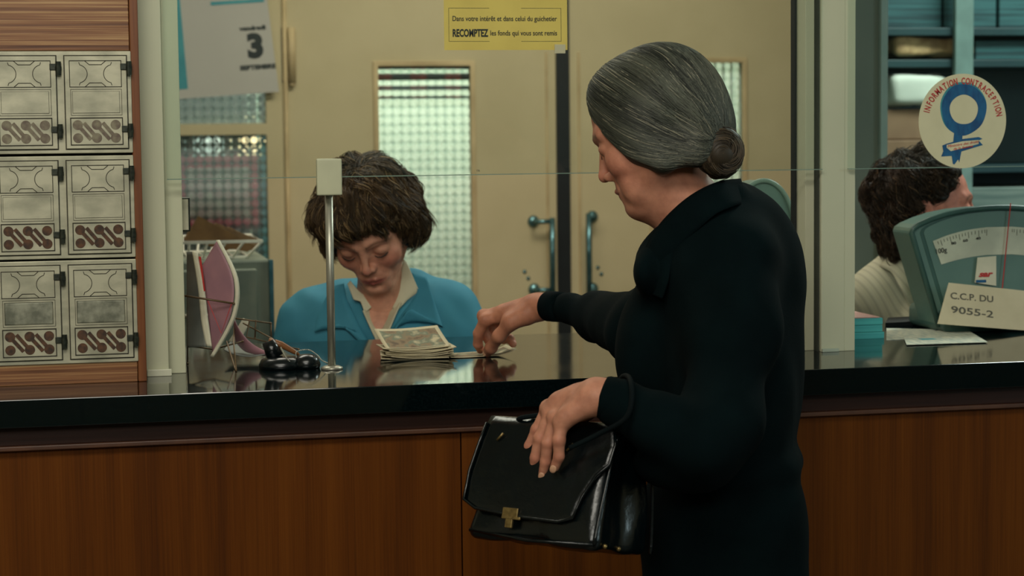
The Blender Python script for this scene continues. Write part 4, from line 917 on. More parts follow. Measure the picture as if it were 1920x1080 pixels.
# ================================================================== clerk in blue smock
DC = 3.76
def P2(x, y, d): return np.array(PD(x, y, d))
vc = ray(690, 480); vc = Vector((vc.x, vc.y, 0)).normalized(); rc_ = Vector((vc.y, -vc.x, 0))
fhC = (-vc*math.cos(math.radians(12))-rc_*math.sin(math.radians(12))).normalized()
RC = orient(fhC, math.radians(40), math.radians(8)); HC = head_mat(RC, (.083, 0, .0), PD(681, 474, DC-.05)); HCi = HC.inverted()
f = head_field((-.15, -.11, -.19), (.125, .11, .13), .0018, jaw=.93, nose=.6)
nk = [np.array(HCi @ PD(716, 520, DC+.075)), np.array(HCi @ PD(722, 600, DC+.10))]; f.cone(nk[0], nk[1], .046, .055, .025)
f.cone(np.array((.03, 0, -.085)), (nk[0]+nk[1])/2, .025, .04, .025)
V, Q = f.mesh(1); SK2 = (208, 150, 124); parts = [(xf(V, HC), Q, skin_cols(V, SK2, (170, 96, 84), (206, 118, 100), (84, 54, 38)))]
lC = Vector((0, 0, 1)).cross(fhC); BC = np.array(Matrix((fhC, lC, Vector((0, 0, 1)))).transposed()); DB = DC+.13; zz = np.array((0, 0, 1.)); lc3 = np.array(lC); fc3 = np.array(fhC)
b = Field((-.2, .60, 0), (1.3, 1.8, 1.3), .011)
b.ell(P2(714, 640, DB-.015), (.080, .13, .085), .01, R=BC); b.chain([P2(715, 640, DB), P2(712, 800, DB+.08), P2(712, 1000, DB+.12)], [.10, .10, .11], .04)
hipC = P2(712, 1010, DB+.14)
for s in (1, -1):
    sh = P2(715, 640, DB)+lc3*s*.13; el = sh+lc3*s*.05-zz*.22+fc3*.04; ha = np.array((el[0]*.6+(hipC[0])*.4, .74, .92))
    b.chain([sh, el], [.035, .03], .02); b.chain([el, ha], [.03, .022], .01); b.ell(ha+np.array((0, -.03, 0)), (.035, .022, .022), .01)
    kn_ = hipC+lc3*s*.09+fc3*.34; kn_[1] = max(kn_[1], .72); b.chain([hipC+lc3*s*.07, kn_, np.array((kn_[0], kn_[1]+.04, .10))], [.07, .05, .035], .03); b.cone(np.array((kn_[0], kn_[1]+.06, .045)), np.array((kn_[0], kn_[1]-.02, .04)), .033, .028, .02)
V, Q = b.mesh(1); cb_ = np.tile(np.array(lin(SK2)), (len(V), 1)); cb_[V[:, 2] < .85] = lin((50, 50, 60)); parts.append((V, Q, cb_))
V, Q, cc = joinVQ(parts); CL = mesh_np('person', V, Q, M['skin_young'], None, cc); tag(CL, 'clerk with short brown hair and blue smock seated looking down behind the counter', 'person')
lashes(HC, mat('brown_lash', (52, 36, 28), rough=.7), CL, 1.5)
def short_hair(parent, H, vol, line, crown, c0, n_cl, per, cA, cB, cC, curl, width, seed, flick=.008, k=16, liftn=.008, noisef=34):
    R = np.random.RandomState(seed); hf = Field((-.17, -.14, -.16), (.14, .14, .17), .0026); vol(hf)
    x, y, z = hf.grid((slice(None),)*3); hf.F += np.where(np.abs(hf.F) < .05, (noise3(x*noisef+5+y*0, y*noisef+9+x*0, z*noisef+3+x*0)-.5)*.026+(noise3(x*noisef*2.6+5+y*0, y*noisef*2.6+9+x*0, z*noisef*2.6+3+x*0)-.5)*.008, 0).astype(np.float32)
    V, Q = hf.mesh(1); parts = [(V, Q, np.tile(np.array(cA)*.8, (len(V), 1)))]
    line = np.array(line); p = R.rand(n_cl)*(len(line)-1.001); i = p.astype(int); fr = (p-i)[:, None]; en = line[i]*(1-fr)+line[i+1]*fr
    sg = np.where(R.rand(n_cl) < .5, -1, 1)[:, None]; en = en*np.hstack([np.ones((n_cl, 1)), sg, np.ones((n_cl, 1))])+R.randn(n_cl, 3)*.008
    cr = np.array(crown); sd, ed = unit(cr+R.randn(n_cl, 3)*.012-c0), unit(en-c0); ta = R.rand(n_cl, 1)*.75; tb = np.minimum(ta+.30+.25*R.rand(n_cl, 1), 1.04); tt = (ta+(tb-ta)*np.linspace(0, 1, k)[None])[..., None]
    om = np.arccos(np.clip((sd*ed).sum(1), -1, 1))[:, None, None]; D = unit((np.sin((1-tt)*om)*sd[:, None]+np.sin(tt*om)*ed[:, None])/np.sin(om))
    r = surf_r(hf, c0, D, .18, .04); 
    for _ in range(2): r[:, 1:-1] = r[:, :-2]*.25+r[:, 1:-1]*.5+r[:, 2:]*.25
    side = unit(np.cross(D, np.gradient(D, axis=1))); t = np.linspace(0, 1, k)[None, :, None]
    ph = R.rand(n_cl, 1, 1)*6.28; fr_ = curl[1]*(1+.4*R.randn(n_cl, 1, 1)); amp = curl[0]*(.5+R.rand(n_cl, 1, 1))
    ctr = c0+D*(r[..., None]-.004+liftn*np.sin(t*3.0)+flick*t**3*R.rand(n_cl, 1, 1))+side*amp*np.sin(ph+t*fr_)*t+D*amp*.6*np.cos(ph+t*fr_)*t
    of = R.randn(n_cl, per, 3)*.0040; of2 = of*(.35+R.rand(n_cl, per, 1)*.5)
    PT = ctr[:, None]+of[:, :, None]*(1-t[None])+of2[:, :, None]*t[None]; PT = PT.reshape(-1, k, 3)
    cl = np.clip(R.rand(n_cl, 1, 1)*.8+R.rand(n_cl, per, 1)*.35-.1, 0, 1).reshape(-1, 1); cols = np.array(cA)*(1-cl)+np.array(cB)*cl; hl = (R.rand(len(cols)) < .08)[:, None]; cols = np.where(hl, np.array(cC), cols)
    V, Q, cs = strands(PT, width*(.7+.6*R.rand(len(PT))), cols); parts.append((V, Q, cs)); V, Q, cs = joinVQ(parts); return mesh_np('hair', V, Q, M['hair'], parent, cs, H)
def volC(hf):
    hf.ell((-.020, -.006, .024), (.100, .078, .076), .01); hf.ell((-.055, -.006, .006), (.064, .077, .074), .02); hf.ell((.035, -.012, .054), (.054, .064, .035), .02)
    for s in (1, -1): hf.ell((-.008, s*.058-.008, -.006), (.042, .032, .060), .02); hf.ell((-.035, s*.054-.007, -.048), (.042, .034, .036), .02)
    hf.ell((.085, 0, -.030), (.062, .058, .062), .006, 'sub'); hf.ell((.114, .020, .026), (.042, .055, .026), .006, 'sub')
lineC = [(.090, 0, .042), (.088, .02, .040), (.078, .045, .036), (.062, .066, .014), (.040, .082, -.010), (.024, .086, -.050), (.0, .084, -.075), (-.04, .07, -.085), (-.08, .04, -.08), (-.10, 0, -.07)]
short_hair(CL, HC, volC, lineC, (-.055, 0, .10), np.array((-.01, 0, .01)), 620, 20, lin((36, 28, 18)), lin((98, 74, 46)), lin((152, 124, 84)), (.010, 6.0), .00062, 11, .022, 16, .010, 26)
# blue smock
M['smock'] = mat('blue_nylon_smock', (66, 136, 156), (56, 124, 146), (12, 12, 12), 5, rough=.7, spec=.2)
sf = Field((-.2, .62, .45), (1.3, 1.8, 1.30), .0065)
sf.ell(P2(716, 660, DB), (.110, .178, .140), .01, R=BC); sf.ell(P2(716, 760, DB+.05), (.125, .170, .20), .05, R=BC); sf.ell(hipC+zz*.02, (.16, .19, .10), .05, R=BC)
sf.chain([P2(640, 566, DB+.01), P2(582, 606, DB), P2(566, 655, DB-.01)], [.038, .048, .050], .045); sf.chain([P2(778, 548, DB+.01), P2(840, 586, DB), P2(862, 645, DB-.01)], [.038, .050, .052], .045)
sf.cone(P2(655, 560, DB+.03), P2(765, 542, DB+.03), .034, .034, .04); sf.ell(P2(715, 572, DB+.07), (.065, .13, .05), .04, R=BC)
for s, q in ((-1, P2(566, 655, DB-.01)), (1, P2(862, 645, DB-.01))):
    el = q-zz*.17+fc3*.05; ha = np.array((el[0]*.6+hipC[0]*.4, .75, .92)); ha = q*.0+ha; sf.chain([q, el], [.054, .048], .03); sf.chain([el, el*.25+ha*.75], [.046, .036], .02)
# open V front
vtx = P2(711, 648, DB-.10)
sf.ell(P2(716, 556, DB-.055), (.12, .034, .05), .01, 'sub', R=BC); sf.ell(P2(713, 590, DB-.085), (.06, .024, .038), .008, 'sub', R=BC)
x, y, z = sf.grid((slice(None),)*3); sf.F += np.where(np.abs(sf.F) < .05, (noise3(x*11+z*6, y*9+3+x*0, z*6+x*8)-.5)*.022+(noise3(x*26+z*14, y*20+3+x*0, z*16+7+x*5)-.5)*.007, 0).astype(np.float32)
V, Q = sf.mesh(2); sm = mesh_np('smock', V, Q, M['smock'], CL)
def surfD(px, py, off=.004, F=None, d0=3.45, d1=4.1):
    """depth where the pixel ray meets the field"""
    ds = np.linspace(d0, d1, 260); pts = np.array([PD(px, py, d) for d in ds]); v = (F or sf).sample(pts); h = np.argmax(v < 0); return (ds[h] if v.max() > -1 and (v < 0).any() else d1)-off
def lay(name, polyA, polyB, th, m, par, off=.005, F=None, dmax=None, nu=18, nv=6):
    """cloth strip between two photo outlines, lying on the body surface"""
    def cr(pts, u):
        x = u*(len(pts)-1); i = min(int(x), len(pts)-2); f = x-i; return pts[i][0]*(1-f)+pts[i+1][0]*f, pts[i][1]*(1-f)+pts[i+1][1]*f
    def xy(u, v): a, b_ = cr(polyA, u), cr(polyB, u); return a[0]*(1-v)+b_[0]*v, a[1]*(1-v)+b_[1]*v
    S_ = [(u, v, min(surfD(*xy(u, v), off, F), dmax or 9)) for u in np.linspace(0, 1, 9) for v in np.linspace(0, 1, 4)]
    u_, v_, d_ = np.array(S_).T; bas = lambda u, v: np.stack([u*0+1, u, v, u*u, u*v], -1); cf_ = np.linalg.lstsq(bas(u_, v_), d_, rcond=None)[0]; off2 = np.max(bas(u_, v_)@cf_-d_)*.6
    def fn(u, v): x, y = xy(u, v); return PD(x, y, float(bas(np.array(u), np.array(v))@cf_)-off2)
    P_ = MB(); P_.sheet(fn, nu, nv, th); return P_.build(name, m, par, True)
dm = DB-.075
M['shirt'] = mat('cream_blouse', (206, 198, 168), (196, 188, 158), (30, 30, 30), rough=.75)
lay('smock_lapel', [(645, 532), (650, 560), (668, 600), (690, 640), (702, 662)], [(622, 538), (596, 590), (590, 622), (640, 606), (690, 655)], .003, M['smock'], sm, .006, None, dm)
lay('smock_lapel', [(772, 512), (784, 548), (752, 590), (728, 630), (716, 662)], [(800, 520), (812, 556), (830, 612), (765, 576), (724, 655)], .003, M['smock'], sm, .006, None, dm)
lay('blouse_collar', [(657, 526), (672, 545), (690, 560), (699, 574)], [(652, 532), (663, 562), (676, 566), (684, 588)], .002, M['shirt'], CL, .010, None, dm-.006)
lay('blouse_collar', [(757, 486), (750, 512), (747, 540), (733, 575)], [(763, 492), (786, 546), (764, 562), (742, 585)], .002, M['shirt'], CL, .010, None, dm-.006)
lay('blouse_front', [(681, 582), (692, 608), (703, 632), (710, 652)], [(698, 574), (704, 596), (710, 622), (714, 650)], .002, M['shirt'], CL, .007, None, dm)
lay('blouse_front', [(742, 560), (730, 585), (714, 622), (710, 650)], [(752, 566), (741, 590), (728, 622), (718, 650)], .002, M['shirt'], CL, .007, None, dm)

# ================================================================== curly haired clerk in the second booth
D3 = 3.98
v3 = ray(1740, 400); v3 = Vector((v3.x, v3.y, 0)).normalized(); r3 = Vector((v3.y, -v3.x, 0)); fh3 = r3*math.cos(math.radians(10))+v3*math.sin(math.radians(10))
R3 = orient(fh3, math.radians(-2)); H3 = head_mat(R3, (.074, -.031, .0), PD(1806, 388, D3)) @ Matrix.Scale(1.06, 4); H3i = H3.inverted()
f = head_field((-.15, -.11, -.19), (.125, .11, .13), .0018)
nk = [np.array(H3i @ PD(1706, 455, D3+.08)), np.array(H3i @ PD(1712, 600, D3+.09))]; f.cone(nk[0], nk[1], .046, .055, .02)
V, Q = f.mesh(1); SK3 = (214, 140, 120); parts = [(xf(V, H3), Q, skin_cols(V, SK3, (164, 80, 74), (210, 104, 96), (80, 54, 42)))]
l3v = Vector((0, 0, 1)).cross(fh3); B3 = np.array(Matrix((fh3, l3v, Vector((0, 0, 1)))).transposed())
tc_ = P2(1722, 640, D3+.16); b = Field(tc_-np.array((.45, .40, 1.1)), tc_+np.array((.6, .45, .3)), .012)
b.ell(tc_+zz*-.03, (.09, .14, .12), .01, R=B3); b.chain([tc_-zz*.1, tc_-zz*.42], [.11, .12], .03); h3_ = tc_-zz*.45
f33 = np.array(fh3); l33 = np.array(l3v)
for s in (1, -1):
    b.chain([tc_+l33*s*.13, tc_+l33*s*.16-zz*.20, tc_+l33*s*.10-zz*.2+f33*.22], [.035, .03, .022], .02)
    b.chain([h3_+l33*s*.08, h3_+l33*s*.09+f33*.36, np.array((*(h3_+l33*s*.09+f33*.36)[:2], .08))], [.075, .055, .04], .03); q = (h3_+l33*s*.09+f33*.36); b.cone(np.array((q[0], q[1], .05)), np.array((*(q+f33*.12)[:2], .04)), .036, .03, .02)
V, Q = b.mesh(1); c_ = np.tile(np.array(lin(SK3)), (len(V), 1)); c_[V[:, 2] < .75] = lin((40, 50, 60)); parts.append((V, Q, c_))
V, Q, cc = joinVQ(parts); P3 = mesh_np('person', V, Q, M['skin_young'], None, cc); tag(P3, 'dark curly haired clerk in pale striped shirt seated behind the green scale', 'person')
lashes(H3, mat('dark_lash2', (40, 30, 26), rough=.7), P3)
def vol3(hf):
    hf.ell((-.010, 0, .034), (.091, .081, .076), .01); hf.ell((-.040, 0, -.010), (.048, .072, .080), .02); hf.ell((-.046, 0, -.062), (.034, .058, .042), .02); hf.ell((.036, 0, .072), (.042, .058, .026), .02)
    for s in (1, -1): hf.ell((-.020, s*.046, .022), (.036, .034, .034), .02); 
    hf.ell((.105, 0, .000), (.082, .10, .082), .006, 'sub')
    for s in (1, -1): hf.ell((-.004, s*.09, -.012), (.022, .03, .026), .006, 'sub')
line3 = [(.066, 0, .092), (.056, .03, .088), (.040, .056, .066), (.022, .072, .036), (-.010, .080, .012), (-.030, .078, -.020), (-.04, .07, -.075), (-.07, .05, -.105), (-.095, 0, -.105)]
short_hair(P3, H3, vol3, line3, (-.04, 0, .11), np.array((-.02, 0, .01)), 700, 12, lin((28, 21, 16)), lin((74, 54, 38)), lin((118, 90, 64)), (.008, 13.0), .0007, 12, .010, 18, .006, 46)
def stripes():
    m = base_mat('striped_shirt', lin((200, 196, 170)), .8); T = NT(m); v = T.add('ShaderNodeSeparateXYZ'); tc = T.add('ShaderNodeTexCoord'); T.link(tc.outputs['Object'], v.inputs[0])
    s = T.math('ADD', T.math('MULTIPLY', v.outputs[0], 62), T.math('MULTIPLY', v.outputs[2], 34)); f_ = T.math('FRACT', s)
    T.link(T.ramp(f_, [(.3, lin((200, 196, 168))), (.5, lin((178, 174, 150))), (.85, lin((204, 200, 174)))]), T.n['Principled BSDF'].inputs['Base Color']); return m
sf3 = Field(tc_-np.array((.45, .40, .65)), tc_+np.array((.55, .45, .35)), .007)
sf3.ell(tc_, (.115, .185, .15), .01, R=B3); sf3.ell(tc_-zz*.25, (.14, .17, .28), .06, R=B3); sf3.ell(tc_+zz*.09, (.07, .13, .06), .04, R=B3)
sf3.cone(P2(1700, 505, D3+.10), P2(1640, 560, D3+.06), .055, .055, .04)
for s in (1, -1):
    a = tc_+l33*s*.145+zz*.03; e_ = tc_+l33*s*.175-zz*.20; sf3.chain([a, e_, tc_+l33*s*.12-zz*.2+f33*.16], [.062, .056, .042], .03)
sf3.ell(P2(1745, 520, D3+.06), (.075, .045, .075), .01, 'sub', R=B3)
x, y, z = sf3.grid((slice(None),)*3); sf3.F += np.where(np.abs(sf3.F) < .05, (noise3(x*9+z*6, y*9+3+x*0, z*6+x*6)-.5)*.02, 0).astype(np.float32)
V, Q = sf3.mesh(2); sh3 = mesh_np('shirt', V, Q, stripes(), P3)
def bs2(name, a, b_, th, m, par):
    a = [Vector(PD(*p)) for p in a]; b_ = [Vector(PD(*p)) for p in b_]
    def cr(pts, u): x = u*(len(pts)-1); i = min(int(x), len(pts)-2); return pts[i].lerp(pts[i+1], x-i)
    mb = MB(); mb.sheet(lambda u, v: cr(a, u).lerp(cr(b_, u), v), 14, 4, th); return mb.build(name, m, par, True)
d_ = D3-.0
bs2('shirt_collar', [(1668, 482, d_+.04), (1690, 476, d_+.0), (1720, 530, d_-.03), (1748, 580, d_-.04), (1757, 606, d_-.04)], [(1650, 500, d_+.04), (1672, 510, d_-.01), (1690, 545, d_-.045), (1712, 590, d_-.055), (1722, 612, d_-.055)], .003, sh3.data.materials[0], sh3)
bs2('undershirt', [(1738, 560, d_-.01), (1748, 580, d_-.01), (1757, 610, d_-.01)], [(1775, 575, d_+.02), (1780, 590, d_+.02), (1785, 612, d_+.02)], .003, mat('blue_tee', (40, 90, 130), rough=.8), P3)
# office chairs
def chair(c, face, lab, col):
    e = empty('office_chair', (c[0], c[1], 0), lab, 'chair'); X = frame((c[0], c[1], 0), Vector((face[1], -face[0], 0)), (0, 0, 1)); h = c[2]
    def mk(): m_ = MB(); m_.X = X; return m_
    mk().box((-.22, -.22, h-.06), (.22, .22, h), .02, 3).build('seat', col, e, True); mk().box((-.19, -.26, h+.14), (.19, -.225, h+.42), .012, 3).build('backrest', col, e, True)
    mk().tube([(0, 0, .12), (0, 0, h-.055)], .025, 12).build('gas_column', M['steel'], e, True); mk().tube([(0, -.10, h-.07), (0, -.235, h-.05), (0, -.27, h+.16)], .012, 8).build('back_support', M['steel'], e, True)
    for a in range(5): t = a*math.tau/5; mk().tube([(0, 0, .12), (.2*math.cos(t), .2*math.sin(t), .05)], [.022, .014], 8).sphere((.2*math.cos(t), .2*math.sin(t), .028), .028, 10).build('leg', M['black'], e, True)
M['vinyl'] = mat('dark_green_vinyl', (40, 60, 56), (34, 52, 48), rough=.5)
chair((hipC[0], hipC[1], hipC[2]-.125), fhC, 'dark office chair carrying the clerk in the blue smock', M['vinyl'])
chair((h3_[0], h3_[1], h3_[2]-.135), fh3, 'dark office chair carrying the curly haired clerk', M['vinyl'])
# ================================================================== black leather handbag
def leather():
    m = mat('black_glazed_leather', (3, 12, 14), (2, 8, 10), (30, 30, 30), 5, rough=.24, spec=.6, bump=.35, bscale=(42, 42, 42), dist=.004); return m
M['leather'] = leather(); M['brass'] = mat('dull_brass', (156, 134, 84), (124, 104, 64), (200, 200, 200), rough=.35, metal=.7)
psi, rl, al = math.radians(33), math.radians(-1), math.radians(15)
vb = ray(1080, 950); vb = Vector((vb.x, vb.y, 0)).normalized(); rb = Vector((vb.y, -vb.x, 0))
bxh = rb*math.cos(psi)-vb*math.sin(psi); bx = (bxh*math.cos(rl)-Vector((0, 0, 1))*math.sin(rl)).normalized(); by = ((vb*math.cos(psi)+rb*math.sin(psi)).normalized()*math.cos(al)-Vector((0, 0, 1))*math.sin(al)).normalized(); bz = bx.cross(by).normalized(); by = bz.cross(bx).normalized()
if bz.z < 0: bz = -bz
XH = Matrix.Translation(PD(1112, 1030, 2.575)) @ Matrix((bx, by, bz)).transposed().to_4x4()      # origin: front lower right corner
WB, HB, DBg = .203, .160, .145
def bag_field():
    f = Field((-WB-.02, -.03, -.03), (.03, DBg+.03, HB+.03), .0024); x, y, z = f.grid((slice(None),)*3)
    t = np.clip(z/HB, 0, 1); hw = WB/2-.006*t; yc = DBg/2; hd = DBg/2*(1-.42*t**1.3)
    # gusset folded inward at both ends
    e = np.clip(np.abs(x+WB/2)/(WB/2), 0, 1.2); 
    qx = np.abs(x+WB/2)-hw+.012; qy = np.abs(y-yc)-hd+.012+0*x; qz = np.abs(z-HB/2)-HB/2+.012+0*x
    q = np.sqrt(np.maximum(qx, 0)**2+np.maximum(qy, 0)**2+np.maximum(qz, 0)**2)+np.minimum(np.maximum(np.maximum(qx, qy), qz), 0)-.012
    f.F = (q+(noise3(x*18+4, y*22+1, z*14+2)-.5)*.010+(noise3(x*45, y*45+8, z*30+2)-.5)*.003).astype(np.float32)
    for sx in (0, -WB): f.ell((sx+(.006 if sx == 0 else -.006), DBg/2, HB*.62), (.012, .014, HB*.5), .02, 'sub')
    return f
bfld = bag_field(); V, Q = bfld.mesh(2)
bag = empty('handbag', XH.translation, 'glossy black leather handbag with brass clasp hanging from the arm of the woman', 'handbag')
mesh_np('bag_body', V, Q, M['leather'], bag, None, XH)
def hb(): m = MB(); m.X = XH; return m
def sy(z): return DBg/2-(DBg/2)*(1-.42*max(0, min(1, z/HB))**1.3)     # front surface y at height z
# flap over the front, with shaped side
out = [(-WB-.004, HB*.98), (-WB-.008, HB*.80), (-WB-.012, HB*.55), (-WB-.010, HB*.30), (-WB+.012, HB*.235), (-.12, HB*.20), (-.05, HB*.19), (-.034, HB*.23), (-.026, HB*.42), (-.012, HB*.60), (.004, HB*.70), (.006, HB*.86), (.0, HB*.98)]
def flap():
    m = hb(); n = 26; left = lambda v: np.interp(v, [.19, .235, .30, .55, .80, .98], [-WB+.05, -WB+.012, -WB-.010, -WB-.012, -WB-.008, -WB-.004]); right = lambda v: np.interp(v, [.19, .23, .42, .60, .70, .86, .98], [-.055, -.034, -.026, -.012, .004, .006, .0])
    def fn(u, v):
        vv = .19+(1.0-.19+.16)*v; z = min(vv, 1.0)*HB; x0, x1 = left(min(vv, .98)), right(min(vv, .98)); x = x0+(x1-x0)*u; y = sy(z)-.0085-.003*math.sin(u*3.14)
        if vv > 1.0: y = sy(HB)-.0085+(vv-1.0)/.16*.052; z = HB+.006+.004*math.sin((vv-1)/.16*3.14)
        return (x, y, z)
    m.sheet(fn, 24, 34, .0035); return m.build('flap', M['leather'], bag, True)
fl = flap()
m = hb(); left = [( -WB-.004, .98), (-WB-.008, .8), (-WB-.012, .55), (-WB-.010, .30), (-WB+.012, .235), (-.12, .197), (-.055, .19), (-.034, .23), (-.026, .42), (-.012, .60), (.004, .70), (.006, .86), (.0, .98)]
m.tube([(x, sy(z*HB)-.010, z*HB) for x, z in left], .0022, 8).build('flap_piping', M['leather'], fl, True)
for nm, x0 in (('edge_piping', 0.0),):
    hb().tube([(x0+.001, sy(z)-.001, z) for z in np.linspace(.006, HB*.97, 16)], .0026, 8).build(nm, M['leather'], bag, True)
    hb().tube([(x0+.001, DBg-sy(z)+.001, z) for z in np.linspace(.006, HB*.97, 16)], .0026, 8).build(nm, M['leather'], bag, True)
hb().tube([(-WB+.004, .000, .008), (-WB/2, -.0035, .002), (0, .000, .006)], .0026, 8).build('bottom_piping', M['leather'], bag, True)
def bagpt(px, py, off=.0):   # pixel -> local point on the front plane
    r_ = (XH.inverted().to_3x3() @ ray(px, py)); o_ = XH.inverted() @ CAM
    t = (-o_.y+off)/r_.y; z = (o_+r_*t).z
    for _ in range(4): t = (-o_.y+off+sy(max(0, z)))/r_.y; z = (o_+r_*t).z
    return o_+r_*t
c = bagpt(958, 962, -.012); mm = hb(); mm.box((c.x-.0125, c.y-.003, c.z-.006), (c.x+.0125, c.y, c.z+.007), .0012); mm.box((c.x-.012, c.y-.0042, c.z-.0085), (c.x+.018, c.y-.001, c.z-.0045), .001); mm.box((c.x-.0055, c.y-.004, c.z-.020), (c.x+.006, c.y, c.z-.007), .0012); mm.build('clasp', M['brass'], bag)
for q in ((937, 820), (1068, 840)):
    c = bagpt(*q, -.013); hb().tube([(c.x-.004, c.y, c.z-.004), (c.x+.005, c.y, c.z+.006)], .0016, 8).build('handle_clip', M['brass'], fl, True)
for q in ((-.004, .022), (-.012, .07)): hb().sphere((q[0]+.008, q[1], .006), .0032, 10).build('base_stud', M['brass'], bag, True)
def smooth_path(pts, n=8):
    pts = [Vector(p) for p in pts]; o_ = []
    for i in range(len(pts)-1):
        p0 = pts[max(i-1, 0)]; p1 = pts[i]; p2 = pts[i+1]; p3 = pts[min(i+2, len(pts)-1)]
        for k_ in range(n): f = k_/n; o_.append(.5*((2*p1)+(p2-p0)*f+(2*p0-5*p1+4*p2-p3)*f*f+(3*p1-p0-3*p2+p3)*f**3))
    return o_+[pts[-1]]
loop = smooth_path([XH @ Vector((-WB*.82, sy(HB)+.004, HB+.004)), PD(985, 782, 2.70), PD(1075, 770, 2.70), PD(1140, 748, 2.675), PD(1168, 706, 2.64), PD(1184, 720, 2.575), PD(1176, 780, 2.565), PD(1120, 815, 2.585), PD(1068, 840, 2.60)])
hdl = MB().tube(loop, .0034, 10).build('handle', mat('matt_black_strap', (4, 16, 18), (3, 12, 14), rough=.85, spec=.15), bag, True)
# ================================================================== banknotes
def notemat():
    m = base_mat('engraved_note_paper', (.5, .45, .35), .75); T = NT(m); b = T.n['Principled BSDF']; v = T.add('ShaderNodeSeparateXYZ'); tc = T.add('ShaderNodeTexCoord'); T.link(tc.outputs['Object'], v.inputs[0])
    ax_ = T.math('ABSOLUTE', v.outputs[0]); ay = T.math('ABSOLUTE', v.outputs[1])
    inside = T.math('MULTIPLY', T.math('LESS_THAN', ax_, .050), T.math('LESS_THAN', ay, .0285))
    n1 = T.add('ShaderNodeTexNoise'); T.link(T.coords((38, 48, 10)), n1.inputs['Vector']); n1.inputs['Scale'].default_value = 1; n1.inputs['Detail'].default_value = 5
    pr = T.ramp(n1.outputs[0], [(.36, lin((92, 74, 52))), (.47, lin((134, 112, 80))), (.56, lin((104, 112, 88))), (.68, lin((186, 172, 136)))])
    mx = T.add('ShaderNodeMix', data_type='RGBA'); T.link(inside, mx.inputs[0]); mx.inputs[6].default_value = (*lin((190, 178, 144)), 1); T.link(pr, mx.inputs[7]); T.link(mx.outputs[2], b.inputs['Base Color']); return m
M['note'] = notemat()
nrng = random.Random(4)
def note_at(px, py, z, ang, curl, label, group, tilt=0, up=0, th=.0005):
    p = PZ(px, py, ZC); p.z = z; hx_, hy_ = .057, .036
    def fn(u, v):
        x = (u-.5)*2*hx_; y = (v-.5)*2*hy_; zz_ = curl[0]*(2*u-1)**2+curl[1]*max(0, u-.6)**2*6+curl[2]*max(0, .35-u)**2*6+curl[3]*math.sin(u*7+curl[4])+up*max(0, v-.1)**1.15
        return (x, y*(1-up*3.2*0.18), zz_)
    m_ = MB(); m_.sheet(fn, 20, 10, -th); o = m_.build('banknote', M['note'], None, True); o.location = p; o.rotation_euler = (0, 0, ang)
    tag(o, label, 'banknote', group); return o
labs = ['banknote at the very bottom of the pile in front of the clerk', 'banknote next to the bottom of the pile, its left corner poking out', 'banknote third from the bottom of the pile', 'banknote in the lower half of the pile with a drooping right edge', 'banknote halfway up the pile with a light folded middle', 'banknote just above the middle of the pile', 'banknote in the upper part of the pile turned slightly sideways', 'banknote third from the top of the pile', 'banknote directly under the raised top note of the pile']
for i in range(9):
    note_at(781+nrng.uniform(-7, 7), 670, ZC+.0008+i*.0020, -.02+nrng.uniform(-.16, .16), (.0012*nrng.uniform(0, 1), .006*nrng.random(), .006*nrng.random(), .0006, nrng.random()*6), labs[i], 'banknotes in the pile', th=.0013)
note_at(774, 669, ZC+.0190, .16, (.0, .002, .001, .0006, 2), 'top banknote of the pile, its printed face raised towards the woman', 'banknotes in the pile', 0, .030)
note_at(898, 666, ZC+.0012, .04, (.0, .012, .002, .0006, 4), 'single banknote pinched under the fingers of the woman', 'banknotes in the pile')
# ================================================================== pen stand with ball chain
M['bakelite'] = mat('black_bakelite', (10, 20, 22), (6, 14, 16), rough=.25, spec=.6)
pc_ = PZ(528, 690, ZC)
e = empty('desk_pen_stand', pc_, 'black desk pen stand with a brown tipped pen and ball chain left of the pole', 'pen stand')
MB().lathe([(0, 0), (.036, 0), (.037, .006), (.033, .014), (.024, .019), (0, .020)], pc_, 36).build('stand_base', M['bakelite'], e, True)
m = MB(); q = pc_+Vector((-.010, 0, .018)); m.tube([q, q+Vector((-.010, .003, .026))], [.014, .011], 18).build('pen_socket', M['bakelite'], e, True)
m = MB(); a = q+Vector((-.010, .003, .026)); m.tube([a, a+Vector((.020, .0, -.006)), a+Vector((.042, 0, -.019)), a+Vector((.052, 0, -.026))], [.006, .0055, .004, .0015], 12).build('pen', mat('brown_pen', (150, 100, 56), (130, 84, 46), rough=.4), e, True)
bl = PZ(575, 690, ZC)
MB().lathe([(0, 0), (.021, 0), (.023, .006), (.020, .016), (.012, .022), (0, .023)], bl, 30).build('stand_weight', M['bakelite'], e, True)
ch = smooth_path([PY(527, 652, pc_.y-.02), PY(535, 668, pc_.y-.028), PY(548, 682, pc_.y-.03), PY(556, 676, pc_.y-.02), PY(556, 660, pc_.y-.01), PY(578, 656, bl.y), PY(595, 666, bl.y-.01), PY(604, 676, bl.y-.02), PZ(622, 684, ZC+.002)], 7)
m = MB()
L_ = 0
for a, b_ in zip(ch, ch[1:]):
    n_ = max(1, int((b_-a).length/.0024))
    for i in range(n_): m.sphere(a.lerp(b_, i/n_), .00115, 6)
m.tube(ch, .0004, 5).build('ball_chain', M['steel'], e, True)
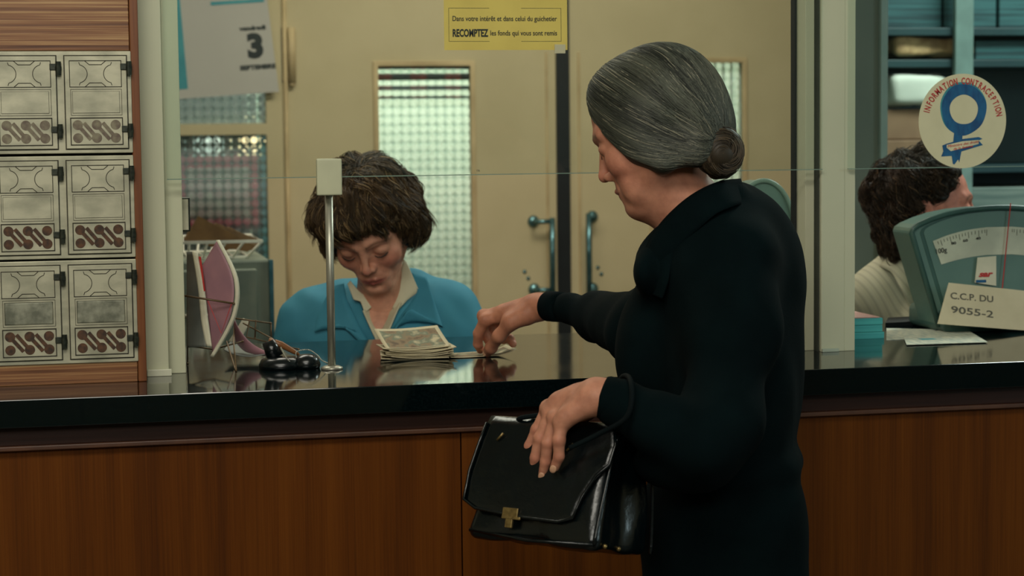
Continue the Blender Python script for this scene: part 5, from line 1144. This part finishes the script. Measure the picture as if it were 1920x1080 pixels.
# ================================================================== leaflets in a wire rack at the left
M['wire'] = mat('brown_wire', (112, 92, 64), (90, 72, 50), rough=.4, metal=.5)
rk = empty('wire_leaflet_rack', PZ(440, 700, ZC), 'low brown wire rack holding leaflets beside the left post', 'rack')
def wire(pts, y0, y1=None, r=.0014, nm='rack_wire'):
    y1 = y0 if y1 is None else y1; k_ = len(pts); m = MB(); P_ = [PY(p[0], p[1], y0+(y1-y0)*i/max(1, k_-1)) for i, p in enumerate(pts)]
    P_ = [Vector((p.x, p.y, max(p.z, ZC+.0016))) for p in P_]; m.tube(P_, r, 8); m.sphere(P_[-1], r*1.4, 8); return m.build(nm, M['wire'], rk, True)
wire([(330, 552), (438, 569)], .30, .27, .0017); wire([(330, 556), (352, 556), (352, 700)], .40, .38)
wire([(440, 597), (508, 606)], .42); wire([(440, 597), (438, 640), (443, 701)], .42, .27); wire([(456, 606), (512, 636), (514, 700)], .44, .30); wire([(468, 600), (462, 632), (560, 655)], .42); wire([(480, 600), (478, 634)], .42); wire([(508, 606), (509, 640)], .42)
wire([(352, 648), (400, 655), (455, 640)], .36); wire([(425, 640), (440, 690), (443, 705)], .34, .25)
def bsheet(name, a, b_, th, m_, par=None, nu=20, nv=10, bul=0, label=None, cat=None):
    a = smooth_path([PY(*p) for p in a], 6); b_ = smooth_path([PY(*p) for p in b_], 6)
    def cr(p, u): x = u*(len(p)-1); i = min(int(x), len(p)-2); return p[i].lerp(p[i+1], x-i)
    def fn(u, v):
        p = cr(a, u).lerp(cr(b_, u), v)+Vector((0, -bul*math.sin(v*3.14), 0)); p.z = max(p.z, ZC+.001); return p
    m = MB(); m.sheet(fn, nu, nv, th); o = m.build(name, m_, par, True)
    if label: tag(o, label, cat)
    return o
M['mauve'] = mat('mauve_print', (170, 124, 130), (152, 112, 122), (20, 20, 20), rough=.5); M['greyp'] = mat('grey_leaflet', (128, 132, 124), (100, 108, 104), (14, 14, 14), rough=.6)
# open leaflet: mauve face, thick white edges
e = empty('open_leaflet', PZ(405, 668, ZC), 'tall mauve leaflet with a curved white edge and a red line, standing in the rack', 'leaflet')
bsheet('leaflet_page', [(378, 500, .33), (386, 560, .32), (392, 610, .315), (398, 655, .31)], [(406, 452, .30), (436, 520, .28), (432, 590, .28), (398, 660, .30)], .0012, M['mauve'], e)
bsheet('white_edge', [(405, 450, .298), (438, 522, .275), (434, 592, .275), (394, 668, .30)], [(408, 450, .296), (443, 522, .272), (439, 594, .272), (400, 670, .298)], .006, M['white'], e, 24, 3)
m = MB(); m.tube([PY(388, 560, .286), PY(415, 625, .266), PY(434, 570, .266)], .0007, 6).build('red_line', M['red_ink'], e)
e = empty('thick_leaflet', PZ(372, 655, ZC), 'grey leaflet bundle with a broad white spine against the left post', 'leaflet')
bsheet('cover', [(350, 472, .37), (350, 540, .37), (350, 600, .37), (350, 652, .36)], [(362, 472, .33), (374, 540, .33), (380, 600, .33), (386, 650, .32)], .001, M['greyp'], e)
bsheet('white_spine', [(360, 472, .328), (371, 540, .328), (377, 600, .328), (386, 648, .318)], [(368, 474, .322), (381, 542, .322), (388, 600, .322), (397, 650, .312)], .004, M['white'], e, 20, 3)
m = MB(); m.prism([PY(371, 480, .327), PY(377, 482, .322), PY(385, 546, .320), PY(380, 546, .324)], (0, .001, 0)).build('red_stripe', M['red_ink'], e)
bsheet('bent_leaflet', [(437, 592, .38), (452, 622, .37), (474, 645, .36), (505, 662, .34)], [(442, 640, .40), (455, 655, .39), (470, 662, .37), (498, 667, .35)], .001, M['mauve'], None, 20, 8, .004, 'small bent mauve leaflet lying low at the right end of the rack', 'leaflet')
bsheet('loose_leaflet', [(420, 655, .40), (440, 664, .37), (468, 668, .35), (496, 664, .34)], [(432, 640, .50), (450, 646, .48), (470, 650, .46), (490, 654, .44)], .0015, M['greyp'], None, 20, 8, .0, 'pale grey leaflet lying flat on the counter under the rack', 'leaflet')
bsheet('folded_sheet', [(428, 640, .50), (440, 622, .50), (456, 596, .50)], [(436, 644, .50), (456, 628, .50), (468, 602, .50)], .001, M['white'], None, 10, 5, .0, 'small folded white sheet standing behind the wire rack', 'sheet of paper')
p0 = PY(341, 370, YG+.06); p1 = PY(357, 434, YG+.06)
e = empty('card_holder', (p0.x, YG+.06, p1.z), 'small dark rimmed metal card holder fixed to the side of the left post', 'card holder')
MB().box((p0.x-.004, YG+.055, p1.z), (p1.x, YG+.075, p0.z), .002).build('holder_frame', M['hinge'], e); MB().box((p0.x-.002, YG+.0545, p1.z+.003), (p1.x-.003, YG+.0552, p0.z-.003)).build('holder_card', M['zinc'], e)
# ================================================================== cabinet, basket and parcels behind
yb = 1.55; a = PY(345, 490, yb); b_ = PY(506, 490, yb)
e = empty('metal_cabinet', ((a.x+b_.x)/2-.1, yb+.2, 0), 'grey green metal cabinet under the wire basket behind the counter', 'cabinet')
M['gcab'] = mat('grey_green_metal', (134, 142, 124), (104, 118, 106), (14, 14, 9), rough=.5)
MB().box((a.x-.2, yb, 0), (b_.x, yb+.42, a.z), .006).build('cabinet_body', M['gcab'], e)
zz0 = a.z
for k_ in range(3): 
    o = MB().box((a.x-.17, yb-.012, zz0-.30*(k_+1)+.02), (b_.x-.03, yb-.0005, zz0-.30*k_-.02), .004).build('drawer', M['gcab'], e)
    MB().tube([(b_.x-.20, yb-.014, zz0-.30*k_-.12), (b_.x-.20, yb-.035, zz0-.30*k_-.12), (b_.x-.12, yb-.035, zz0-.30*k_-.12), (b_.x-.12, yb-.014, zz0-.30*k_-.12)], .005, 8).build('drawer_handle', M['steel'], o, True)
MB().box((b_.x-.004, yb-.018, 0), (b_.x+.006, yb+.0, a.z), .001).build('corner_strip', M['chrome'], e)
e = empty('wire_basket', ((a.x+b_.x)/2, yb+.15, zz0), 'white wire basket of brown envelopes on the grey green cabinet', 'basket')
zt_ = PY(420, 454, yb).z; xa_, xb_ = a.x-.15, PY(492, 454, yb).x; M['whitewire'] = mat('white_coated_wire', (232, 230, 210), rough=.4)
def rect(m, x0, x1, y0, y1, z, r): m.tube([(x0, y0, z), (x1, y0, z), (x1, y1, z), (x0, y1, z)], r, 6, True)
m = MB(); rect(m, xa_, xb_, yb+.01, yb+.30, zt_, .004); m.build('top_rim', M['whitewire'], e, True)
m = MB(); rect(m, xa_+.03, xb_-.03, yb+.04, yb+.27, zz0+.005, .003); m.build('bottom_rim', M['whitewire'], e, True)
for i in range(9):
    t = i/8; m = MB(); x_ = xa_+(xb_-xa_)*t; x2 = xa_+.03+(xb_-xa_-.06)*t; m.tube([(x_, yb+.01, zt_), (x2, yb+.04, zz0+.005), (x2, yb+.27, zz0+.005), (x_, yb+.30, zt_)], .0028, 6).build('basket_wire', M['whitewire'], e, True)
M['kraft3'] = mat('brown_box_card', (150, 118, 88), (128, 98, 72), (8, 8, 8), rough=.75); M['kraft'] = mat('kraft_paper', (142, 108, 70), (118, 88, 58), (20, 20, 20), rough=.75); M['kraft2'] = mat('pale_kraft', (168, 140, 106), (146, 118, 88), (20, 20, 20), rough=.75)
ev = [((345, 452), (372, 405), (480, 462), .10, 'kraft'), ((372, 458), (405, 418), (492, 452), .13, 'kraft2'), ((345, 466), (358, 428), (440, 462), .16, 'kraft'), ((400, 462), (430, 425), (488, 458), .19, 'kraft2'), ((384, 470), (424, 435), (480, 466), .22, 'kraft')]
lb = ['brown envelope leaning at the front of the wire basket', 'pale brown envelope second from the front in the basket', 'brown envelope in the middle of the wire basket', 'pale brown envelope behind the middle one in the basket', 'brown envelope at the back of the wire basket']
for (p, q, r_, dy, mm_), L in zip(ev, lb):
    Pp, Qq, Rr = PY(*p, yb+dy), PY(*q, yb+dy-.02), PY(*r_, yb+dy); S_ = Vector((Rr.x-.02, yb+dy, zz0+.012)); Pp = Vector((Pp.x, yb+dy, zz0+.012+.03))
    m = MB(); m.prism([Pp, Qq, Rr, S_], (0, .010, 0)).build('envelope', M[mm_]); o = bpy.data.objects[m_n] if False else C.objects[-1]; tag(o, L, 'envelope', 'envelopes in the wire basket')
# ================================================================== green postal scales
M['green'] = mat('sea_green_enamel', (98, 128, 118), (88, 118, 110), (8, 8, 8), rough=.35, spec=.5); M['greend'] = mat('dark_green_enamel', (62, 94, 86), (54, 84, 78), rough=.35); M['greenl'] = mat('pale_green_rim', (128, 158, 144), rough=.3)
# round headed scale seen from behind, hidden mostly by the woman
Ys = .50; cS = PY(1420, 425, Ys); rS = (PY(1476, 425, Ys).x-cS.x)
zc = PY(1420, 338, Ys).z; e = empty('postal_scale', (cS.x, Ys, ZC), 'round headed green postal scale seen past the back of the woman', 'scale')
ang_ = [math.pi*i/24 for i in range(25)]
prof = [(cS.x+rS*math.cos(t)*1.02, Ys-.03, zc-.09+.09*math.sin(t)) for t in ang_]; prof = [(cS.x+rS*.95, Ys-.03, zc-.155)]+prof+[(cS.x-rS*1.02-.0, Ys-.03, zc-.155)]
MB().prism(prof, (0, .07, 0)).build('scale_head', M['green'], e)
MB().tube([(p[0], Ys-.032, p[2]) for p in prof], .0045, 8).build('head_rim', M['greenl'], e, True)
MB().box((cS.x-rS, Ys-.036, zc-.078), (cS.x+rS, Ys-.031, zc-.073), .001).build('head_seam', M['greenl'], e)
MB().box((cS.x-.03, Ys-.02, ZC+.06), (cS.x+.03, Ys+.03, zc-.15), .006).build('column', M['greend'], e); MB().box((cS.x-.09, Ys-.09, ZC), (cS.x+.06, Ys+.12, ZC+.06), .012, 3).build('scale_base', M['greend'], e, True)
MB().tube([(cS.x-.03, Ys+.02, ZC+.058), (cS.x-.03, Ys+.02, ZC+.085)], .01, 12).lathe([(0, 0), (.055, 0), (.058, .004), (0, .005)], (cS.x-.03, Ys+.04, ZC+.084), 28).build('weighing_pan', M['steel'], e, True)
# fan headed scale in the second booth
Yt = .47
def Q_(px, py, y=Yt): return PY(px, py, y)
e = empty('postal_scale', (Q_(1856, 640).x, Yt+.06, ZC), 'large fan headed green postal scale with a white dial in the second booth', 'scale')
cx = Q_(1872, 500).x; top = [(1708, 436), (1712, 428), (1722, 421), (1745, 411), (1775, 401), (1810, 394), (1850, 390), (1872, 389)]
pts = [Q_(*p) for p in top]; zb_ = Q_(1760, 612).z; xl_ = Q_(1760, 612).x
full = [Vector((xl_, Yt, zb_))]+pts+[Vector((2*cx-p.x, p.y, p.z)) for p in reversed(pts[:-1])]+[Vector((2*cx-xl_, Yt, zb_))]
hd_ = MB().prism(full, (0, .09, 0)).build('scale_head', M['green'], e)
md_ = hd_.modifiers.new('bevel', 'BEVEL'); md_.width = .006; md_.segments = 3; md_.limit_method = 'ANGLE'
MB().tube([p+Vector((0, -.002, 0)) for p in full], .0055, 8, False).build('head_rim', M['greend'], e, True)
ins = []
cz = sum(p.z for p in full)/len(full)
for p in full: ins.append(Vector((cx+(p.x-cx)*.90, Yt-.0008, cz+(p.z-cz)*.90-.001)))
MB().prism(ins, (0, .002, 0)).build('face_panel', M['greend'], e); ins2 = [Vector((cx+(p.x-cx)*.86, Yt-.0018, cz+(p.z-cz)*.86-.001)) for p in full]; MB().prism(ins2, (0, .002, 0)).build('face_panel', M['green'], e)
# dial arc
Ya = Yt-.003; oA = [Q_(1749, 452, Ya), Q_(1780, 440, Ya), Q_(1815, 431, Ya), Q_(1850, 426, Ya)]; iA = [Q_(1765, 496, Ya), Q_(1792, 488, Ya), Q_(1820, 482, Ya), Q_(1850, 478, Ya)]
oA = smooth_path(oA, 6); iA = smooth_path(iA, 6); oA = oA+[Vector((2*cx-p.x, p.y, p.z)) for p in reversed(oA)]; iA = iA+[Vector((2*cx-p.x, p.y, p.z)) for p in reversed(iA)]
m = MB(); bm_ = m.bm; va = [bm_.verts.new(p) for p in oA]; vb_ = [bm_.verts.new(p) for p in iA]
for i in range(len(va)-1): bm_.faces.new((va[i], vb_[i], vb_[i+1], va[i+1]))
m.build('dial_scale', mat('dial_white', (206, 208, 184), rough=.4), e)
m = MB()
for i in range(2, len(oA)-2, 1): a_, b2 = oA[i], iA[i]; d2 = (b2-a_); m.tube([a_+d2*.08+Vector((0, -.0006, 0)), a_+d2*(.3 if i % 3 == 0 else .2)+Vector((0, -.0006, 0))], .0004, 4)
m.build('dial_ticks', M['ink'], e)
def txt_on(s, px, py, px2, size, y, par, mt, nm='lettering', rot=0, bold=.0001, **k):
    a_ = PY(px, py, y); b2 = PY(px2, py, y); X_ = frame(a_, (math.cos(rot), 0, math.sin(rot)), (0, -1, 0)); return fit_text(s, 0, (b2-a_).length, 0, size, par, mt, X_, nm, bold, **k)
txt_on('100g', 1756, 476, 1776, .013, Ya-.0008, e, M['ink'], 'dial_number', .15)
for i_, (tx, x_, y__) in enumerate((('80', 1784, 459), ('60', 1806, 454), ('40', 1830, 450))): txt_on(tx, x_, y__, x_+9, .007, Ya-.0008, e, M['ink'], 'dial_number', .12)
MB().tube([Vector((cx, Ya-.004, zb_+.02)), Vector((cx+.02, Ya-.004, cz+.05))], .001, 6).build('pointer', M['red_ink'], e)
MB().box((cx-.12, Yt-.03, ZC), (cx+.14, Yt+.14, ZC+.045), .012, 3).build('scale_base', M['greend'], e, True); MB().box((cx-.05, Yt+.01, ZC+.04), (cx+.05, Yt+.08, zb_+.02), .01).build('column', M['green'], e)
st = [Q_(1833, 483, Ya-.004), Q_(1868, 480, Ya-.004), Q_(1868, 536, Ya-.004), Q_(1828, 530, Ya-.004)]
s_ = MB().prism(st, (0, .0015, 0)).build('sticker', M['white'], e); txt_on('sar', 1835, 519, 1862, .015, Ya-.0048, s_, M['red_ink'], 'lettering', 0, .0006, shear=.3)
MB().box((st[3].x+.002, Ya-.0052, st[3].z+.0), (st[3].x+.022, Ya-.0042, st[3].z+.005)).build('blue_mark', M['bluep'], s_)
# account number card leaning on the scale
Yk = Yt-.055; kc = [Vector(PY(1779, 530, Yk+.012)), Vector(PY(1930, 546, Yk+.012)), Vector(PY(1930, 632, Yk-.010)), Vector(PY(1758, 607, Yk-.010))]
for p in kc[2:]: p.z = max(p.z, ZC+.004)
e2 = empty('account_card', (kc[3]+kc[2])/2, 'cream card lettered with an account number leaning on the large scale', 'card'); nrm = (kc[1]-kc[3]).cross(kc[0]-kc[3]).normalized(); 
MB().prism(kc, -nrm*.0015 if nrm.y < 0 else nrm*.0015).build('card_sheet', mat('cream_card', (214, 202, 168), (204, 192, 158), (20, 20, 20), rough=.7), e2)
nn_ = nrm if nrm.y < 0 else -nrm
def card_text(s, x0, y0, x1, y1, size):
    def on(px, py): r_ = ray(px, py); t = (kc[3]-CAM).dot(nn_)/r_.dot(nn_); return CAM+r_*t+nn_*.001
    a_, b2 = on(x0, y0), on(x1, y1); X_ = frame(a_, b2-a_, nn_); fit_text(s, 0, (b2-a_).length, 0, size, e2, mat('grey_ink', (96, 92, 78), rough=.6), X_, 'lettering', .0002)
card_text('C.C.P. DU', 1782, 560, 1862, 567, .017); card_text('9055-2', 1783, 586, 1862, 596, .018)
# paper pads and leaflets
M['cyan'] = mat('cyan_slip_pad', (76, 178, 176), (62, 160, 162), (4, 4, 160), rough=.6)
Yp_ = .40; zq = ZC
for i, (y0, y1, L) in enumerate(((637, 622, 'cyan paying-in slip pad at the bottom of the small stack'), (621, 606, 'cyan paying-in slip pad in the middle of the small stack'), (605, 592, 'cyan paying-in slip pad on top of the small stack'))):
    a_ = PY(1612, y0, Yp_); hgt = .0125; x1_ = PY(1657-i*1, y0, Yp_).x; tag(MB().box((x1_-.10, Yp_+i*.001, zq), (x1_+(.001 if i != 1 else -.001), Yp_+.14, zq+hgt-.0006), .0006).build('slip_pad', M['cyan']), L, 'pad', 'cyan pads in the second booth'); zq += hgt
x1_ = PY(1655, 592, Yp_).x; tag(MB().box((x1_-.10, Yp_+.004, zq), (x1_-.004, Yp_+.14, zq+.0015)).build('pink_slip', mat('pink_slip', (206, 160, 150), rough=.7)), 'single pale pink slip lying on top of the cyan pads', 'sheet of paper')
def flatsheet(name, quad, z, m_, label, cat, th=.0008):
    P_ = [PZ(x_, y__, z) for x_, y__ in quad]; c_ = sum(P_, Vector())/4; o = MB().prism([p-c_ for p in P_], (0, 0, th)).build(name, m_); o.location = c_; return tag(o, label, cat)
M['printed'] = mat('faint_printed_paper', (200, 200, 178), (160, 170, 158), (120, 30, 60), 4, rough=.7, lo=.4, hi=.6)
flatsheet('form', [(1662, 638), (1764, 634), (1752, 618), (1662, 616)], ZC+.0004, M['printed'], 'pale printed form lying beside the cyan pads', 'sheet of paper')
lf = flatsheet('leaflet', [(1700, 647), (1852, 642), (1812, 618), (1690, 624)], ZC+.0016, M['printed'], 'pale leaflet with a blue mark lying in front of the large scale', 'leaflet')
pp = PZ(1738, 636, ZC+.0027); MB().box((pp.x-.012, pp.y-.008, ZC+.0026), (pp.x+.016, pp.y+.012, ZC+.0029)).build('blue_mark', M['teal_ink'], lf)
flatsheet('ledger', [(1660, 613), (1765, 608), (1762, 598), (1665, 603)], ZC+.0002, M['black'], 'dark ledger lying behind the pale forms in the second booth', 'ledger', .008)
# ================================================================== shelving behind the second booth
Yh = 2.35
e = empty('parcel_shelving', (PY(1760, 200, Yh).x, Yh+.2, 0), 'dark teal shelving rack full of parcels behind the second booth', 'shelving')
M['tealsh'] = mat('dark_teal_shelf', (26, 62, 64), (18, 48, 52), (4, 4, 4), rough=.5); M['greyup'] = mat('pale_grey_upright', (112, 138, 130), rough=.4)
hx0, hx1 = PY(1661, 200, Yh).x, 4.2
MB().box((hx0-.02, Yh+.42, 0), (hx1, Yh+.44, 2.3)).build('back_panel', M['tealsh'], e)
for py__ in (52, 112, 312, 420): zsh = PY(1700, py__, Yh).z; MB().box((hx0-.02, Yh, zsh-.022), (hx1, Yh+.42, zsh), .002).build('shelf', M['tealsh'], e)
for py__ in (520, ): zsh = PY(1700, py__, Yh).z; MB().box((hx0-.02, Yh, zsh-.02), (hx1, Yh+.42, zsh), .002).build('shelf', M['tealsh'], e)
for px__ in (1806,): x_ = PY(px__, 60, Yh-.01).x; MB().box((x_-.028, Yh-.02, 0), (x_+.028, Yh+.0, 2.3), .003).build('upright', M['greyup'], e)
for x_ in (hx0-.03, 3.6): MB().box((x_-.02, Yh-.01, 0), (x_+.008, Yh+.43, 2.3), .003).build('upright', M['tealsh'], e)
def zof(py__): return PY(1700, py__, Yh).z
def blob(name, c, r, m_, L, cat, seed=0, sq=.6):
    f = Field(np.array(c)-np.array(r)*1.3-.02, np.array(c)+np.array(r)*1.3+.02, .007); x, y, z = f.grid((slice(None),)*3); r = np.array(r)
    q = [np.abs(x-c[0])-r[0]*sq, np.abs(y-c[1])-r[1]*sq, np.abs(z-c[2])-r[2]*sq]; rad = r.min()*(1-sq)
    q = [np.abs(v-c_)-(r_-rad) for v, c_, r_ in zip((x, y, z), c, r)]
    d = np.sqrt(np.maximum(q[0], 0)**2+np.maximum(q[1], 0)**2+np.maximum(q[2], 0)**2)+np.minimum(np.maximum(np.maximum(q[0], q[1]), q[2]), 0)-rad
    f.F = (d+(noise3(x*16+seed, y*16+seed, z*16+seed)-.5)*.02).astype(np.float32); V, Q = f.mesh(1); o = mesh_np(name, V, Q, m_); return tag(o, L, cat)
a_, b2 = PY(1664, 80, Yh+.1), PY(1812, 80, Yh+.1); z1_ = zof(112); M['crinkle'] = mat('crinkled_brown_wrap', (226, 190, 136), (140, 104, 64), (16, 16, 16), rough=.6)
blob('wrapped_parcel', ((a_.x+b2.x)/2, Yh+.135, z1_+.042), ((b2.x-a_.x)/2, .10, .026), M['crinkle'], 'long crinkled brown wrapped parcel on the upper shelf', 'parcel', 3)
a_, b2 = PY(1650, 170, Yh+.1), PY(1758, 170, Yh+.1); zb1 = zof(312)+.001; h1 = zof(262)-zb1; h2 = zof(204)-zof(262)
x0_, x1_ = PY(1662, 250, Yh).x, PY(1742, 250, Yh).x
tag(MB().box((x0_, Yh+.03, zb1), (x1_+.02, Yh+.35, zb1+h1-.001), .004).build('cardboard_box', M['kraft3']), 'lower brown cardboard box behind the head of the curly haired clerk', 'box', 'brown boxes on the shelf')
tag(MB().box((x0_, Yh+.04, zb1+h1), (x1_+.01, Yh+.34, zb1+h1+h2-.001), .004).build('cardboard_box', M['kraft3']), 'upper brown cardboard box under the white package', 'box', 'brown boxes on the shelf')
pk = blob('white_package', ((a_.x+b2.x)/2, Yh+.14, zb1+h1+h2+.054), ((b2.x-a_.x)/2, .13, .042), mat('white_wrapped_package', (236, 240, 224), (214, 222, 206), (9, 9, 9), rough=.6), 'white package with small red marks lying on the brown boxes', 'package', 8)
for (x_, y__, s) in ((1688, 186, 6), (1668, 150, 5), (1722, 150, 6)):
    q = PY(x_, y__, Yh+.045); MB().prism([(q.x-s*.0016, q.y, q.z-s*.0012), (q.x+s*.0016, q.y, q.z-s*.0012), (q.x, q.y, q.z+s*.0018)], (0, .01, 0)).build('red_mark', M['red_ink'], pk)
M['tealpap'] = mat('teal_file_edges', (46, 92, 94), (20, 54, 58), (3, 3, 90), 3, rough=.6, lo=.4, hi=.6)
k_ = 0
for row, (yb1, yt1) in enumerate(((52, 4),)):
    z_ = zof(yb1)+.001; xx = hx0+.01; names = ['leftmost', 'second from the left', 'third from the left', 'fourth from the left']
    for j in range(4):
        w_ = (.19, .17, .2, .3)[j]
        if j == 3: xx += .03
        tag(MB().box((xx, Yh+.05, z_), (xx+w_-.01, Yh+.33, z_+.09+.012*((j*7) % 3)), .003).build('file_stack', M['tealpap']), 'teal stack of files on the top shelf, '+names[j], 'file stack', 'file stacks on the top shelf'); xx += w_
x_ = PY(1838, 100, Yh).x
tag(MB().box((x_, Yh+.03, zof(112)+.001), (x_+.3, Yh+.32, zof(112)+.055), .003).build('file_stack', M['tealpap']), 'teal stack of files right of the pale upright on the upper shelf', 'file stack')
q = PY(1846, 330, Yh)
tag(MB().box((q.x-.03, Yh+.02, zof(420)+.001), (q.x+.3, Yh+.3, zof(420)+.10), .004).build('grey_ledger_pile', mat('grey_ledgers', (122, 138, 128), (84, 104, 98), (3, 3, 60), rough=.6)), 'grey pile of ledgers on the shelf beyond the face of the curly haired clerk', 'ledger pile')
# small scribble on the inside of the main glass
fit = face_frame(PY(893, 322, GY0-.0006)); fit_text('TR', 0, .006, 0, .0045, gp, M['ink'], fit, 'scribble')
